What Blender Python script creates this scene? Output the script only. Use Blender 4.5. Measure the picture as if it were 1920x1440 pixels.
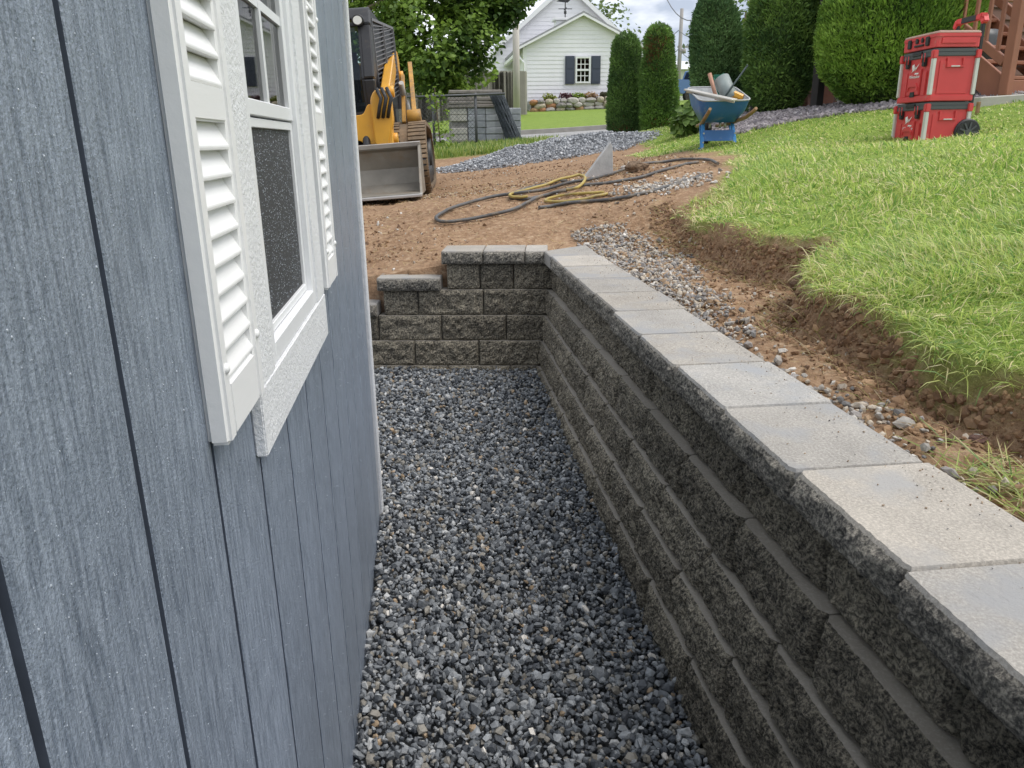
import bpy, bmesh, math, random
import numpy as np
from mathutils import Vector, Matrix
random.seed(7); rng = np.random.default_rng(11)
for o in list(bpy.data.objects): bpy.data.objects.remove(o)
SC = bpy.context.scene; COL = SC.collection
R = math.radians
# ------------------------------------------------------------------ camera
FPX, CXP, CYP, CAMH = 1442.0, 960.0, 720.0, 1.354        # focal length in photo pixels, eye height above the gravel
_vy = np.array([792-CXP, 266-CYP, FPX]); 
_D = -((792-CXP)*65+FPX*FPX)/(266-CYP)
_dn = np.array([65, _D, FPX]); _vy /= np.linalg.norm(_vy); _dn /= np.linalg.norm(_dn)
_xr = np.cross(_dn, _vy); _xr *= np.sign(_xr[0])
RC = np.stack([_xr, _vy, -_dn], 1)                      # world -> camera (x right, y down, z forward)
cam = bpy.data.cameras.new('camera'); camo = bpy.data.objects.new('camera', cam); COL.objects.link(camo)
cam.sensor_width = 36; cam.lens = FPX/1920*36; cam.clip_start = .02; cam.clip_end = 2000
m = Matrix.Identity(4)
for i in range(3):
    m[i][0] = RC[0, i]; m[i][1] = -RC[1, i]; m[i][2] = -RC[2, i]
m[2][3] = CAMH
camo.matrix_world = m
SC.camera = camo
def at(u, v, y):
    """surveyed point: direction of photo pixel (u,v) met at distance y along the wall"""
    d = RC.T @ np.array([u-CXP, v-CYP, FPX]); t = y/d[1]
    return Vector((d[0]*t, d[1]*t, CAMH+d[2]*t))
# ------------------------------------------------------------------ world and sun
W = bpy.data.worlds.new('World'); SC.world = W; W.use_nodes = True
nt = W.node_tree; nt.nodes.clear()
def wn(t, **k):
    n = nt.nodes.new(t)
    for a, b in k.items(): setattr(n, a, b)
    return n
SUN_EL, SUN_AZ = R(62), R(106)      # azimuth clockwise from +Y
sky = wn('ShaderNodeTexSky', sky_type='NISHITA', sun_disc=False, sun_elevation=SUN_EL, sun_rotation=SUN_AZ, air_density=1.0, dust_density=2.0, ozone_density=1.0)
tc = wn('ShaderNodeTexCoord'); mp = wn('ShaderNodeMapping'); mp.inputs['Scale'].default_value = (1.0, 1.0, 2.6); mp.inputs['Location'].default_value = (5.3, 1.2, 2.2)
nz = wn('ShaderNodeTexNoise'); nz.inputs['Scale'].default_value = 2.6; nz.inputs['Detail'].default_value = 9; nz.inputs['Roughness'].default_value = .55
nz2 = wn('ShaderNodeTexNoise'); nz2.inputs['Scale'].default_value = 5.0; nz2.inputs['Detail'].default_value = 8
cr = wn('ShaderNodeValToRGB'); cr.color_ramp.elements[0].position = .36; cr.color_ramp.elements[1].position = .50
cr2 = wn('ShaderNodeValToRGB'); cr2.color_ramp.elements[0].position = .40; cr2.color_ramp.elements[0].color = (3.6, 4.1, 5.0, 1); cr2.color_ramp.elements[1].position = .58; cr2.color_ramp.elements[1].color = (10.4, 10.5, 10.7, 1)
mx = wn('ShaderNodeMix', data_type='RGBA'); bg = wn('ShaderNodeBackground'); bg.inputs['Strength'].default_value = .1
out = wn('ShaderNodeOutputWorld')
L = nt.links.new
L(tc.outputs['Generated'], mp.inputs['Vector']); L(mp.outputs['Vector'], nz.inputs['Vector']); L(mp.outputs['Vector'], nz2.inputs['Vector'])
L(nz.outputs['Fac'], cr.inputs['Fac']); L(nz2.outputs['Fac'], cr2.inputs['Fac'])
L(cr.outputs['Color'], mx.inputs['Factor']); L(sky.outputs['Color'], mx.inputs['A']); L(cr2.outputs['Color'], mx.inputs['B'])
L(mx.outputs['Result'], bg.inputs['Color']); L(bg.outputs['Background'], out.inputs['Surface'])
sun = bpy.data.lights.new('sun', 'SUN'); suno = bpy.data.objects.new('sun', sun); COL.objects.link(suno)
sun.energy = 1.5; sun.angle = R(40); sun.color = (1, .955, .9)
sd = Vector((math.sin(SUN_AZ)*math.cos(SUN_EL), math.cos(SUN_AZ)*math.cos(SUN_EL), math.sin(SUN_EL)))
suno.rotation_euler = (-sd).to_track_quat('-Z', 'Y').to_euler(); suno.location = (0, -5, 20)
SC.view_settings.view_transform = 'Standard'; SC.view_settings.look = 'None'; SC.view_settings.exposure = 0.66; SC.view_settings.gamma = 1
SC.render.engine = 'CYCLES'
SC.cycles.max_bounces = 5; SC.cycles.diffuse_bounces = 3; SC.cycles.glossy_bounces = 2; SC.cycles.transmission_bounces = 2; SC.cycles.transparent_max_bounces = 8; SC.cycles.caustics_reflective = False; SC.cycles.caustics_refractive = False
# ------------------------------------------------------------------ helpers
def _h(ix, iy, iz, s):
    n = (ix*374761393 + iy*668265263 + iz*2147483647 + s*1274126177) & 0xffffffff
    n = ((n ^ (n >> 13)) * 1274126177) & 0xffffffff
    n = (n ^ (n >> 16)) & 0xffffffff
    return n.astype(np.float64)/4294967295.0
def vnoise(P, s=0):
    P = np.asarray(P, float); i = np.floor(P).astype(np.int64); f = P-i; f = f*f*(3-2*f)
    r = 0
    for a in (0, 1):
        for b in (0, 1):
            for c in (0, 1):
                w = (f[..., 0] if a else 1-f[..., 0])*(f[..., 1] if b else 1-f[..., 1])*(f[..., 2] if c else 1-f[..., 2])
                r = r + w*_h(i[..., 0]+a, i[..., 1]+b, i[..., 2]+c, s)
    return r*2-1
def fbm(P, s=0, o=4, g=.5):
    P = np.asarray(P, float); r = 0; a = 1; t = 0
    for k in range(o):
        r = r + a*vnoise(P*2**k, s+k*17); t += a; a *= g
    return r/t
def n2(x, y, f, s=0, o=3):
    x, y = np.broadcast_arrays(np.asarray(x, float), np.asarray(y, float))
    return fbm(np.stack([x*f, y*f, np.zeros_like(x)+.37], -1), s, o)
def sstep(a, b, x):
    t = np.clip((np.asarray(x, float)-a)/(b-a), 0, 1); return t*t*(3-2*t)
def np_mesh(name, V, Fs, col=None, smooth=False, extra=None):
    """mesh from vertex array and a list of (n,k) face arrays"""
    me = bpy.data.meshes.new(name); V = np.asarray(V, np.float32)
    me.vertices.add(len(V)); me.vertices.foreach_set('co', V.ravel())
    nl = sum(f.size for f in Fs); npoly = sum(len(f) for f in Fs)
    me.loops.add(nl); me.polygons.add(npoly)
    me.loops.foreach_set('vertex_index', np.concatenate([f.ravel() for f in Fs]).astype(np.int32))
    tot = np.concatenate([np.full(len(f), f.shape[1], np.int32) for f in Fs])
    st = np.concatenate([[0], np.cumsum(tot)[:-1]]).astype(np.int32)
    me.polygons.foreach_set('loop_start', st); me.polygons.foreach_set('loop_total', tot)
    me.polygons.foreach_set('use_smooth', np.full(npoly, smooth))
    if col is not None:
        a = me.color_attributes.new('col', 'FLOAT_COLOR', 'POINT')
        c = np.ones((len(V), 4), np.float32); c[:, :3] = col; a.data.foreach_set('color', c.ravel())
    for k, v in (extra or {}).items():
        a = me.attributes.new(k, 'FLOAT', 'POINT'); a.data.foreach_set('value', np.asarray(v, np.float32))
    me.update(calc_edges=True); me.validate(); return me
def obj(name, me, mat=None, parent=None):
    o = bpy.data.objects.new(name, me); COL.objects.link(o)
    if mat is not None and me is not None and len(me.materials) == 0:
        for mm in (mat if isinstance(mat, (list, tuple)) else [mat]): me.materials.append(mm)
    if parent is not None: o.parent = parent
    return o
def tag(o, label=None, cat=None, group=None, kind=None):
    for k, v in (('label', label), ('category', cat), ('group', group), ('kind', kind)):
        if v: o[k] = v
    return o
def thing(name, label, cat, loc=(0, 0, 0), rz=0, group=None):
    o = bpy.data.objects.new(name, None); COL.objects.link(o); o.empty_display_size = .1
    o.location = loc; o.rotation_euler = (0, 0, rz); return tag(o, label, cat, group)
class MB:
    """collects shapes into one mesh (local coordinates)"""
    def __init__(s): s.v = []; s.f = []; s.sm = []
    def add(s, vs, fs, smooth=False):
        b = len(s.v); s.v += [tuple(map(float, p)) for p in vs]; s.f += [tuple(b+i for i in f) for f in fs]; s.sm += [smooth]*len(fs); return s
    def box(s, c, d, rot=None):
        x, y, z = d[0]/2, d[1]/2, d[2]/2
        P = [Vector((a*x, b*y, e*z)) for a in (-1, 1) for b in (-1, 1) for e in (-1, 1)]
        if rot is not None: P = [rot @ p for p in P]
        c = Vector(c)
        return s.add([p+c for p in P], [(0, 1, 3, 2), (4, 6, 7, 5), (0, 4, 5, 1), (2, 3, 7, 6), (0, 2, 6, 4), (1, 5, 7, 3)])
    def bb(s, a, b): return s.box([(a[i]+b[i])/2 for i in range(3)], [abs(b[i]-a[i]) for i in range(3)])
    def bar(s, p, q, w, h=None, up=(0, 0, 1)):
        h = h or w; p = Vector(p); q = Vector(q); d = (q-p); l = d.length; d.normalize(); u = Vector(up)
        if abs(d.dot(u)) > .98: u = Vector((0, 1, 0))
        x = d.cross(u).normalized(); u = x.cross(d); m = Matrix((x, d, u)).transposed()
        return s.box((p+q)/2, (w, l, h), m)
    def prism(s, poly, ax, a, b):
        """polygon in the two axes other than ax, extruded along ax from a to b"""
        def mk(p, t):
            r = [0, 0, 0]; o = [i for i in range(3) if i != ax]; r[o[0]], r[o[1]] = p; r[ax] = t; return r
        n = len(poly)
        return s.add([mk(p, a) for p in poly]+[mk(p, b) for p in poly], [tuple(range(n)), tuple(range(2*n-1, n-1, -1))]+[(i, (i+1) % n, n+(i+1) % n, n+i) for i in range(n)])
    def tube(s, pts, r, n=8, cap=True, smooth=True, closed=False):
        pts = [Vector(p) for p in pts]; k = len(pts); rs = r if isinstance(r, (list, tuple, np.ndarray)) else [r]*k
        V = []; F = []; prev = None
        for i, p in enumerate(pts):
            if closed: d = pts[(i+1) % k]-pts[i-1]
            else: d = pts[min(i+1, k-1)]-pts[max(i-1, 0)]
            d.normalize()
            if prev is None:
                u = Vector((0, 0, 1)) if abs(d.z) < .9 else Vector((1, 0, 0)); u = (u-d*u.dot(d)).normalized()
            else: u = (prev-d*prev.dot(d)).normalized()
            prev = u; w = d.cross(u)
            V += [p+(u*math.cos(2*math.pi*j/n)+w*math.sin(2*math.pi*j/n))*rs[i] for j in range(n)]
        for i in range(k if closed else k-1):
            for j in range(n):
                a, b = i*n, ((i+1) % k)*n; F.append((a+j, a+(j+1) % n, b+(j+1) % n, b+j))
        s.add(V, F, smooth)
        if cap and not closed: b = len(s.v)-len(V); s.f += [tuple(b+j for j in range(n-1, -1, -1)), tuple(b+(k-1)*n+j for j in range(n))]; s.sm += [False]*2
        return s
    def cyl(s, p, q, r, n=16, r2=None): return s.tube([p, q], [r, r if r2 is None else r2], n)
    def lathe(s, prof, c=(0, 0, 0), n=24, smooth=True):
        V = [(c[0]+r*math.cos(2*math.pi*j/n), c[1]+r*math.sin(2*math.pi*j/n), c[2]+z) for r, z in prof for j in range(n)]
        F = [(i*n+j, i*n+(j+1) % n, (i+1)*n+(j+1) % n, (i+1)*n+j) for i in range(len(prof)-1) for j in range(n)]
        return s.add(V, F, smooth)
    def mesh(s, name, bevel=0, seg=1):
        me = bpy.data.meshes.new(name); me.from_pydata(s.v, [], s.f); me.polygons.foreach_set('use_smooth', s.sm)
        bm = bmesh.new(); bm.from_mesh(me); bmesh.ops.recalc_face_normals(bm, faces=bm.faces)
        if bevel: bmesh.ops.bevel(bm, geom=[e for e in bm.edges if e.is_manifold and e.calc_face_angle(0) > .5], offset=bevel, segments=seg, affect='EDGES', clamp_overlap=True)
        bm.to_mesh(me); bm.free(); me.update(); return me
    def build(s, name, mat, parent=None, bevel=0, seg=1, off=None):
        if off is not None: s.v = [(a-off[0], b-off[1], c-off[2]) for a, b, c in s.v]
        return obj(name, s.mesh(name, bevel, seg), mat, parent)
def part(name, mat, parent, fn, bevel=0, seg=1):
    m = MB(); fn(m); return m.build(name, mat, parent, bevel, seg)
# ------------------------------------------------------------------ materials
MAT = {}
def mat(name, color=(.5, .5, .5), rough=.6, metal=0, var=0.0, vscale=8.0, bump=0.0, bscale=40.0, attr=False, rand=0.0, spec=.5, coords='Object', stretch=None, trans=0, coat=0, col2=None, detail=6, bdist=.01, dirt=None):
    m = bpy.data.materials.new(name); m.use_nodes = True; t = m.node_tree; n = t.nodes; l = t.links.new
    b = n['Principled BSDF']; b.inputs['Roughness'].default_value = rough; b.inputs['Metallic'].default_value = metal; b.inputs['Specular IOR Level'].default_value = spec
    if coat: b.inputs['Coat Weight'].default_value = coat
    tcn = n.new('ShaderNodeTexCoord'); vec = tcn.outputs[coords]
    if stretch:
        mpn = n.new('ShaderNodeMapping'); mpn.inputs['Scale'].default_value = stretch; l(vec, mpn.inputs['Vector']); vec = mpn.outputs['Vector']
    c = None
    if attr:
        a = n.new('ShaderNodeAttribute'); a.attribute_name = 'col'; c = a.outputs['Color']
    else:
        a = n.new('ShaderNodeRGB'); a.outputs[0].default_value = (*color, 1); c = a.outputs[0]
    if var or col2:
        z = n.new('ShaderNodeTexNoise'); z.inputs['Scale'].default_value = vscale; z.inputs['Detail'].default_value = detail; l(vec, z.inputs['Vector'])
        if col2:
            rp = n.new('ShaderNodeValToRGB'); rp.color_ramp.elements[0].position = .38; rp.color_ramp.elements[1].position = .62; l(z.outputs['Fac'], rp.inputs['Fac'])
            x = n.new('ShaderNodeMix'); x.data_type = 'RGBA'; l(rp.outputs['Color'], x.inputs['Factor']); l(c, x.inputs['A']); x.inputs['B'].default_value = (*col2, 1); c = x.outputs['Result']
        if var:
            mr = n.new('ShaderNodeMapRange'); mr.inputs['From Min'].default_value = .25; mr.inputs['From Max'].default_value = .75; mr.inputs['To Min'].default_value = 1-var; mr.inputs['To Max'].default_value = 1+var; l(z.outputs['Fac'], mr.inputs['Value'])
            x = n.new('ShaderNodeVectorMath'); x.operation = 'SCALE'; l(c, x.inputs[0]); l(mr.outputs['Result'], x.inputs['Scale']); c = x.outputs[0]
    if rand:
        oi = n.new('ShaderNodeObjectInfo'); mr = n.new('ShaderNodeMapRange'); mr.inputs['To Min'].default_value = 1-rand; mr.inputs['To Max'].default_value = 1+rand; l(oi.outputs['Random'], mr.inputs['Value'])
        x = n.new('ShaderNodeVectorMath'); x.operation = 'SCALE'; l(c, x.inputs[0]); l(mr.outputs['Result'], x.inputs['Scale']); c = x.outputs[0]
    if dirt:   # dried soil splashes: (colour, noise scale, threshold)
        z = n.new('ShaderNodeTexNoise'); z.inputs['Scale'].default_value = dirt[1]; z.inputs['Detail'].default_value = 8; z.inputs['Roughness'].default_value = .7; l(tcn.outputs['Object'], z.inputs['Vector'])
        rp = n.new('ShaderNodeMapRange'); rp.inputs['From Min'].default_value = dirt[2]; rp.inputs['From Max'].default_value = dirt[2]+.2; l(z.outputs['Fac'], rp.inputs['Value'])
        x = n.new('ShaderNodeMix'); x.data_type = 'RGBA'; l(rp.outputs['Result'], x.inputs['Factor']); l(c, x.inputs['A']); x.inputs['B'].default_value = (*dirt[0], 1); c = x.outputs['Result']
    l(c, b.inputs['Base Color'])
    if bump:
        z = n.new('ShaderNodeTexNoise'); z.inputs['Scale'].default_value = bscale; z.inputs['Detail'].default_value = 8; z.inputs['Roughness'].default_value = .6; l(vec, z.inputs['Vector'])
        bp = n.new('ShaderNodeBump'); bp.inputs['Strength'].default_value = bump; bp.inputs['Distance'].default_value = bdist; l(z.outputs['Fac'], bp.inputs['Height']); l(bp.outputs['Normal'], b.inputs['Normal'])
    if trans:
        tr = n.new('ShaderNodeBsdfTranslucent'); l(c, tr.inputs['Color']); ms = n.new('ShaderNodeMixShader'); ms.inputs[0].default_value = trans
        l(b.outputs[0], ms.inputs[1]); l(tr.outputs[0], ms.inputs[2]); l(ms.outputs[0], n['Material Output'].inputs['Surface'])
    MAT[name] = m; return m
def glass_mat(name, tint=(.05, .07, .07), trans=.35):
    m = bpy.data.materials.new(name); m.use_nodes = True; n = m.node_tree.nodes; l = m.node_tree.links.new
    n.remove(n['Principled BSDF']); fr = n.new('ShaderNodeFresnel'); fr.inputs['IOR'].default_value = 1.7
    g = n.new('ShaderNodeBsdfGlossy'); g.inputs['Roughness'].default_value = .02
    tr = n.new('ShaderNodeBsdfTransparent'); tr.inputs['Color'].default_value = (*tint, 1)
    x = n.new('ShaderNodeMixShader'); l(fr.outputs[0], x.inputs[0]); l(tr.outputs[0], x.inputs[1]); l(g.outputs[0], x.inputs[2]); l(x.outputs[0], n['Material Output'].inputs['Surface'])
    MAT[name] = m; return m
# ------------------------------------------------------------------ terrain
CP = np.array([(-.44,5.2,.56),(-.9,5.2,.50),(-1.5,5.0,.5),(-.1,4.9,.60),(.4,5.1,.68),(.9,4.95,.70),(1.35,5.0,.78),(1.7,5.0,.88),(.08,5.9,.77),(-.6,6.2,.73),(.85,5.9,.83),(1.5,5.9,.94),
 (0,8,.815),(-1,8.4,.80),(-2.2,9,.80),(-.9,10,.83),(.3,9.2,.84),(1.2,8,.93),(1.3,6.8,1.0),(2.3,6.3,1.10),(2.2,7.6,1.12),(.2,12,1.0),(1.3,11,1.03),(2.4,11,1.14),(3.1,11,1.23),(-2,12.5,1.0),
 (1.33,1.0,.83),(1.33,2.0,.84),(1.42,2.8,.86),(1.8,3.6,.89),(1.76,4.3,.90),(1.76,5.3,.93),(2.5,2.3,1.04),(4,2.3,1.30),(2.6,4.6,1.08),(3.76,6.1,1.28),(4.5,6.9,1.30),(5.3,7.0,1.42),(3.1,8.6,1.235),(5,8,1.52),(6,8,1.66),(4.5,10,1.56),(4.5,12,1.64),(5.6,12,1.72),(3.2,13,1.40),
 (5.8,18,1.5),(4.4,18,1.36),(3.4,16,1.34),(.5,16,1.22),(1.9,16,1.26),(-4,16,1.1),(-9,20,1.3),(2.4,19,1.37),(4.4,19,1.47),(10,19,1.75),(-6,21,1.4),(2.7,21,1.45),(4.9,21,1.56),(10,21,1.9),(-6,30,2.1),(3,36,2.60),(8.3,36,2.72),(8.3,33,2.5),(3,33,2.35),(-6,36,2.8),(16,36,3.0),(12,28,2.4),(3,28,1.98),
 (8,5,1.75),(8,0,1.6),(1.3,-1,.8),(4,-2,1.1),(-6,6,.6),(-6,0,.3),(-6,-6,.2),(6,-6,1.0),(-14,12,.9),(15,10,2.3),(20,45,3.6),(-20,45,3.0),(0,48,3.2)], float)
def _tps(d2): return np.where(d2 > 1e-12, .5*d2*np.log(d2+1e-12), 0)
_n = len(CP); _K = _tps(((CP[:, None, :2]-CP[None, :, :2])**2).sum(-1))+np.eye(_n)*.02
_P = np.c_[np.ones(_n), CP[:, :2]]; _A = np.block([[_K, _P], [_P.T, np.zeros((3, 3))]])
_w = np.linalg.solve(_A, np.r_[CP[:, 2], 0, 0, 0])
def base_z(x, y):
    x, y = np.broadcast_arrays(np.asarray(x, float), np.asarray(y, float)); xs = np.clip(x, -22, 22); ys = np.clip(y, -7, 46)
    d2 = (xs[..., None]-CP[:, 0])**2+(ys[..., None]-CP[:, 1])**2
    return np.clip(_tps(d2)@_w[:_n]+_w[_n]+_w[_n+1]*xs+_w[_n+2]*ys, -.1, 3.8)
# lawn edge: the cut bank where the turf ends
LE = np.array([(-3,1.4),(0,1.40),(1,1.38),(1.4,1.36),(1.75,1.25),(2.1,1.36),(2.45,1.33),(2.8,1.42),(3.05,1.62),(3.35,1.86),(3.6,1.80),(3.85,1.70),(4.2,1.74),(4.6,1.66),(5.0,1.66),(5.4,1.72),(5.9,2.02),(6.4,2.42),(7,2.62),(7.8,2.72),(8.6,2.74),(9.4,2.5),(10.2,2.55),(11,2.9),(12,3.3),(13,3.0),(14,2.7),(15,2.4),(17,2.0)])
def edge_x(y): return np.interp(y, LE[:, 0], LE[:, 1])+.05*n2(np.asarray(y)*0, y, 3.0, 5, 2)+.03*n2(np.asarray(y)*0, y, 9.0, 15, 2)
def in_trench(x, y):
    endl = 4.56-.16*(np.asarray(x)-.62)
    return (np.asarray(x) < .86) & (np.asarray(y) < endl+.14)
def ground_z(x, y, rough=True):
    x = np.asarray(x, float); y = np.asarray(y, float)
    z = base_z(x, y); xe = edge_x(y); d = x-xe
    cut = 1-sstep(4.5, 5.5, y)                                   # backfill trench behind the wall
    fl = .665+.02*sstep(.95, 1.15, x)-.03*sstep(1.15,1.4,x)+.02*n2(x, y, 2.2, 9)
    wid = .055+.035*n2(x*0, y, 4., 31, 2)
    k = sstep(-wid, .015, d+.02*n2(x, y, 9, 3, 2))
    zt = fl+(z-fl)*k
    z = z+(np.minimum(zt, z)-z)*cut
    if rough:
        g = sstep(-.02, .1, d)
        z = z+(1-g)*(.022*n2(x, y, 3.1, 1, 3)+(.024*n2(x, y, 13, 2, 4)+.010*n2(x, y, 37, 12, 2))*sstep(14, 5, y)*sstep(.98, 1.04, np.where(y < 4.7, x, 2)))+g*.018*n2(x, y, 2.5, 4, 3)
        # tyre and track marks on the bare soil
        z = z-.012*(1-g)*np.maximum(0, np.sin(x*9+y*.8+2*n2(x, y, .9, 8, 2)))*sstep(5.2, 6, y)*sstep(11, 9, y)
    return z
def gravel_z(x, y):
    s = sstep(4.7, 1.5, y); return -.045*s-.07*s*(x+.233)/.87+.01*n2(x, y, 2.2, 40, 2)
def zg(x, y): return float(ground_z(np.array([x]), np.array([y]))[0])
def axis(segs):
    r = []
    for a, b, st in segs: r += list(np.arange(a, b-1e-6, st))
    return np.array(r+[segs[-1][1]])
gx = axis([(-400,-60,50),(-60,-12,6),(-12,-3,.6),(-3,.96,.06),(.96,2.3,.018),(2.3,3.6,.05),(3.6,10,.25),(10,30,2),(30,60,6),(60,400,50)])
gy = axis([(-60,-6,6),(-6,.8,.5),(.8,6.6,.03),(6.6,13,.07),(13,24,.3),(24,60,1.5),(60,120,10),(120,600,60)])
GX, GY = np.meshgrid(gx, gy); GZ = ground_z(GX, GY)
tr = in_trench(GX, GY); GZ = np.where(tr, gravel_z(GX, GY)-.05, GZ)
nxg, nyg = len(gx), len(gy)
idx = np.arange(nxg*nyg).reshape(nyg, nxg)
F = np.stack([idx[:-1, :-1], idx[:-1, 1:], idx[1:, 1:], idx[1:, :-1]], -1).reshape(-1, 4)
gm = sstep(-.03, .10, GX-edge_x(GY)+.1*n2(GX, GY, 3, 6))           # where turf grows
gm = np.where(GY > 13, np.maximum(gm, sstep(13, 13.6, GY+.3*n2(GX, GY, 1.5, 7))), gm)
gm = np.where((GX < -3) | (GY < -3), 1, gm)
thg = n2(GX, GY, 1.4, 90)+.9*np.clip((GX-edge_x(GY))/.5, 0, 1); gm = np.where((GY > 5) & (GY < 13), gm*sstep(-.05, .4, thg), gm)
gmm = np_mesh('ground', np.stack([GX, GY, GZ], -1).reshape(-1, 3), [F], smooth=True, extra={'turf': gm.ravel(), 'bed': tr.astype(float).ravel()})
# ground material: damp brown subsoil with pale crumbs, turf soil under the grass
def ground_material():
    m = bpy.data.materials.new('soil_and_turf'); m.use_nodes = True; t = m.node_tree; n = t.nodes; l = t.links.new; b = n['Principled BSDF']; b.inputs['Roughness'].default_value = .9; b.inputs['Specular IOR Level'].default_value = .2
    tcn = n.new('ShaderNodeTexCoord'); v = tcn.outputs['Object']
    def noise(s, d=8, r=.6):
        z = n.new('ShaderNodeTexNoise'); z.inputs['Scale'].default_value = s; z.inputs['Detail'].default_value = d; z.inputs['Roughness'].default_value = r; l(v, z.inputs['Vector']); return z.outputs['Fac']
    def ramp(f, st):
        r = n.new('ShaderNodeValToRGB'); e = r.color_ramp.elements
        while len(e) < len(st): e.new(.5)
        for i, (p, c) in enumerate(st): e[i].position = p; e[i].color = (*c, 1)
        l(f, r.inputs['Fac']); return r.outputs['Color']
    def mixc(f, a, b_):
        x = n.new('ShaderNodeMix'); x.data_type = 'RGBA'; l(f, x.inputs['Factor']); l(a, x.inputs['A']); l(b_, x.inputs['B']); return x.outputs['Result']
    s1 = ramp(noise(1.7), [(.3, (.19, .114, .064)), (.5, (.32, .20, .117)), (.7, (.46, .31, .19))])
    s2 = ramp(noise(22, 10, .75), [(.35, (.13, .079, .047)), (.52, (.34, .217, .13)), (.70, (.64, .505, .355))])
    f = n.new('ShaderNodeValue'); f.outputs[0].default_value = .55
    soil = mixc(f.outputs[0], s1, s2)
    t1 = ramp(noise(3.5), [(.3, (.15, .23, .04)), (.55, (.22, .31, .055)), (.75, (.30, .37, .08))])
    t2 = ramp(noise(60), [(.35, (.08, .14, .025)), (.55, (.22, .31, .055)), (.72, (.40, .46, .14))])
    turf = mixc(f.outputs[0], t1, t2)
    a = n.new('ShaderNodeAttribute'); a.attribute_name = 'turf'
    ab = n.new('ShaderNodeAttribute'); ab.attribute_name = 'bed'; gr_ = n.new('ShaderNodeRGB'); gr_.outputs[0].default_value = (.06, .065, .07, 1)
    l(mixc(ab.outputs['Fac'], mixc(a.outputs['Fac'], soil, turf), gr_.outputs[0]), b.inputs['Base Color'])
    bp = n.new('ShaderNodeBump'); bp.inputs['Strength'].default_value = .9; bp.inputs['Distance'].default_value = .02; l(noise(45, 10, .65), bp.inputs['Height']); l(bp.outputs['Normal'], b.inputs['Normal'])
    return m
tag(obj('ground', gmm, ground_material()), kind='structure')
# ------------------------------------------------------------------ street, kerb, pavement beyond the yard
def strip(name, m, ya, yb, lift, x0=-60, x1=60, nx=90, ny=4, thick=0):
    X, Y = np.meshgrid(np.linspace(x0, x1, nx), np.linspace(ya, yb, ny)); Y = Y+.04*X*0
    Z = base_z(X, Y)+lift; i = np.arange(nx*ny).reshape(ny, nx)
    f = np.stack([i[:-1, :-1], i[:-1, 1:], i[1:, 1:], i[1:, :-1]], -1).reshape(-1, 4)
    V = np.stack([X, Y, Z], -1).reshape(-1, 3)
    if thick:   # front face down to the road
        V2 = np.stack([X[0], Y[0], Z[0]-thick], -1); k = len(V); V = np.r_[V, V2]
        j = np.arange(nx-1); f = np.r_[f, np.stack([k+j, k+j+1, i[0][j+1], i[0][j]], -1)]
    return tag(obj(name, np_mesh(name, V, [f]), m), kind='structure')
strip('street', mat('asphalt_worn', (.34, .335, .33), .9, var=.15, vscale=3, bump=.3, bscale=60), 18.6, 20.9, .05)
strip('kerb', mat('kerb_concrete', (.42, .40, .37), .85, var=.15, vscale=5, bump=.2), 20.9, 21.1, .16, thick=.2, ny=2)
strip('pavement', mat('pavement_concrete', (.50, .49, .46), .85, var=.12, vscale=4, bump=.2), 17.5, 18.55, .07, ny=3)
# ------------------------------------------------------------------ loose stone
def ico():
    p = (1+5**.5)/2
    v = np.array([(-1,p,0),(1,p,0),(-1,-p,0),(1,-p,0),(0,-1,p),(0,1,p),(0,-1,-p),(0,1,-p),(p,0,-1),(p,0,1),(-p,0,-1),(-p,0,1)], float); v /= np.linalg.norm(v[0])
    f = np.array([(0,11,5),(0,5,1),(0,1,7),(0,7,10),(0,10,11),(1,5,9),(5,11,4),(11,10,2),(10,7,6),(7,1,8),(3,9,4),(3,4,2),(3,2,6),(3,6,8),(3,8,9),(4,9,5),(2,4,11),(6,2,10),(8,6,7),(9,8,1)])
    return v, f
IV, IF = ico()
def rotmats(n, tilt=1.0):
    q = rng.normal(size=(n, 4)); 
    q[:, 1:3] *= tilt; q /= np.linalg.norm(q, axis=1)[:, None]; w, x, y, z = q.T
    return np.stack([np.stack([1-2*(y*y+z*z), 2*(x*y-z*w), 2*(x*z+y*w)], -1), np.stack([2*(x*y+z*w), 1-2*(x*x+z*z), 2*(y*z-x*w)], -1), np.stack([2*(x*z-y*w), 2*(y*z+x*w), 1-2*(x*x+y*y)], -1)], 1)
def stones(name, P, size, palette, weights, mtl, label, cat, tilt=.6, flat=(1, .8, .55), jag=.35, colvar=.18):
    n = len(P); size = np.broadcast_to(size, (n,))
    nv = 24; base = IV[None]*(1+rng.uniform(-jag, jag*.5, (nv, 12, 1)))+rng.normal(0, .08, (nv, 12, 3))
    V = base[rng.integers(0, nv, n)]*(np.array(flat)*rng.uniform(.75, 1.25, (n, 3)))[:, None, :]
    V = np.einsum('nij,nkj->nki', rotmats(n, tilt), V)*size[:, None, None]*.62+P[:, None, :]
    pal = np.array(palette); c = pal[rng.choice(len(pal), n, p=np.array(weights)/sum(weights))]*rng.uniform(1-colvar, 1+colvar*1.3, (n, 1))
    Fs = (IF[None]+12*np.arange(n)[:, None, None]).reshape(-1, 3)
    me = np_mesh(name, V.reshape(-1, 3), [Fs], col=np.repeat(c, 12, 0))
    return tag(obj(name, me, mtl), label, cat, kind='stuff')
M_STONE = mat('crushed_stone', attr=True, rough=.55, var=.22, vscale=90, bump=.35, bscale=160, bdist=.003, spec=.5)
M_STONE_DRY = mat('dry_stone', attr=True, rough=.8, var=.18, vscale=90, bump=.3, bscale=160, bdist=.003, spec=.3)
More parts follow.
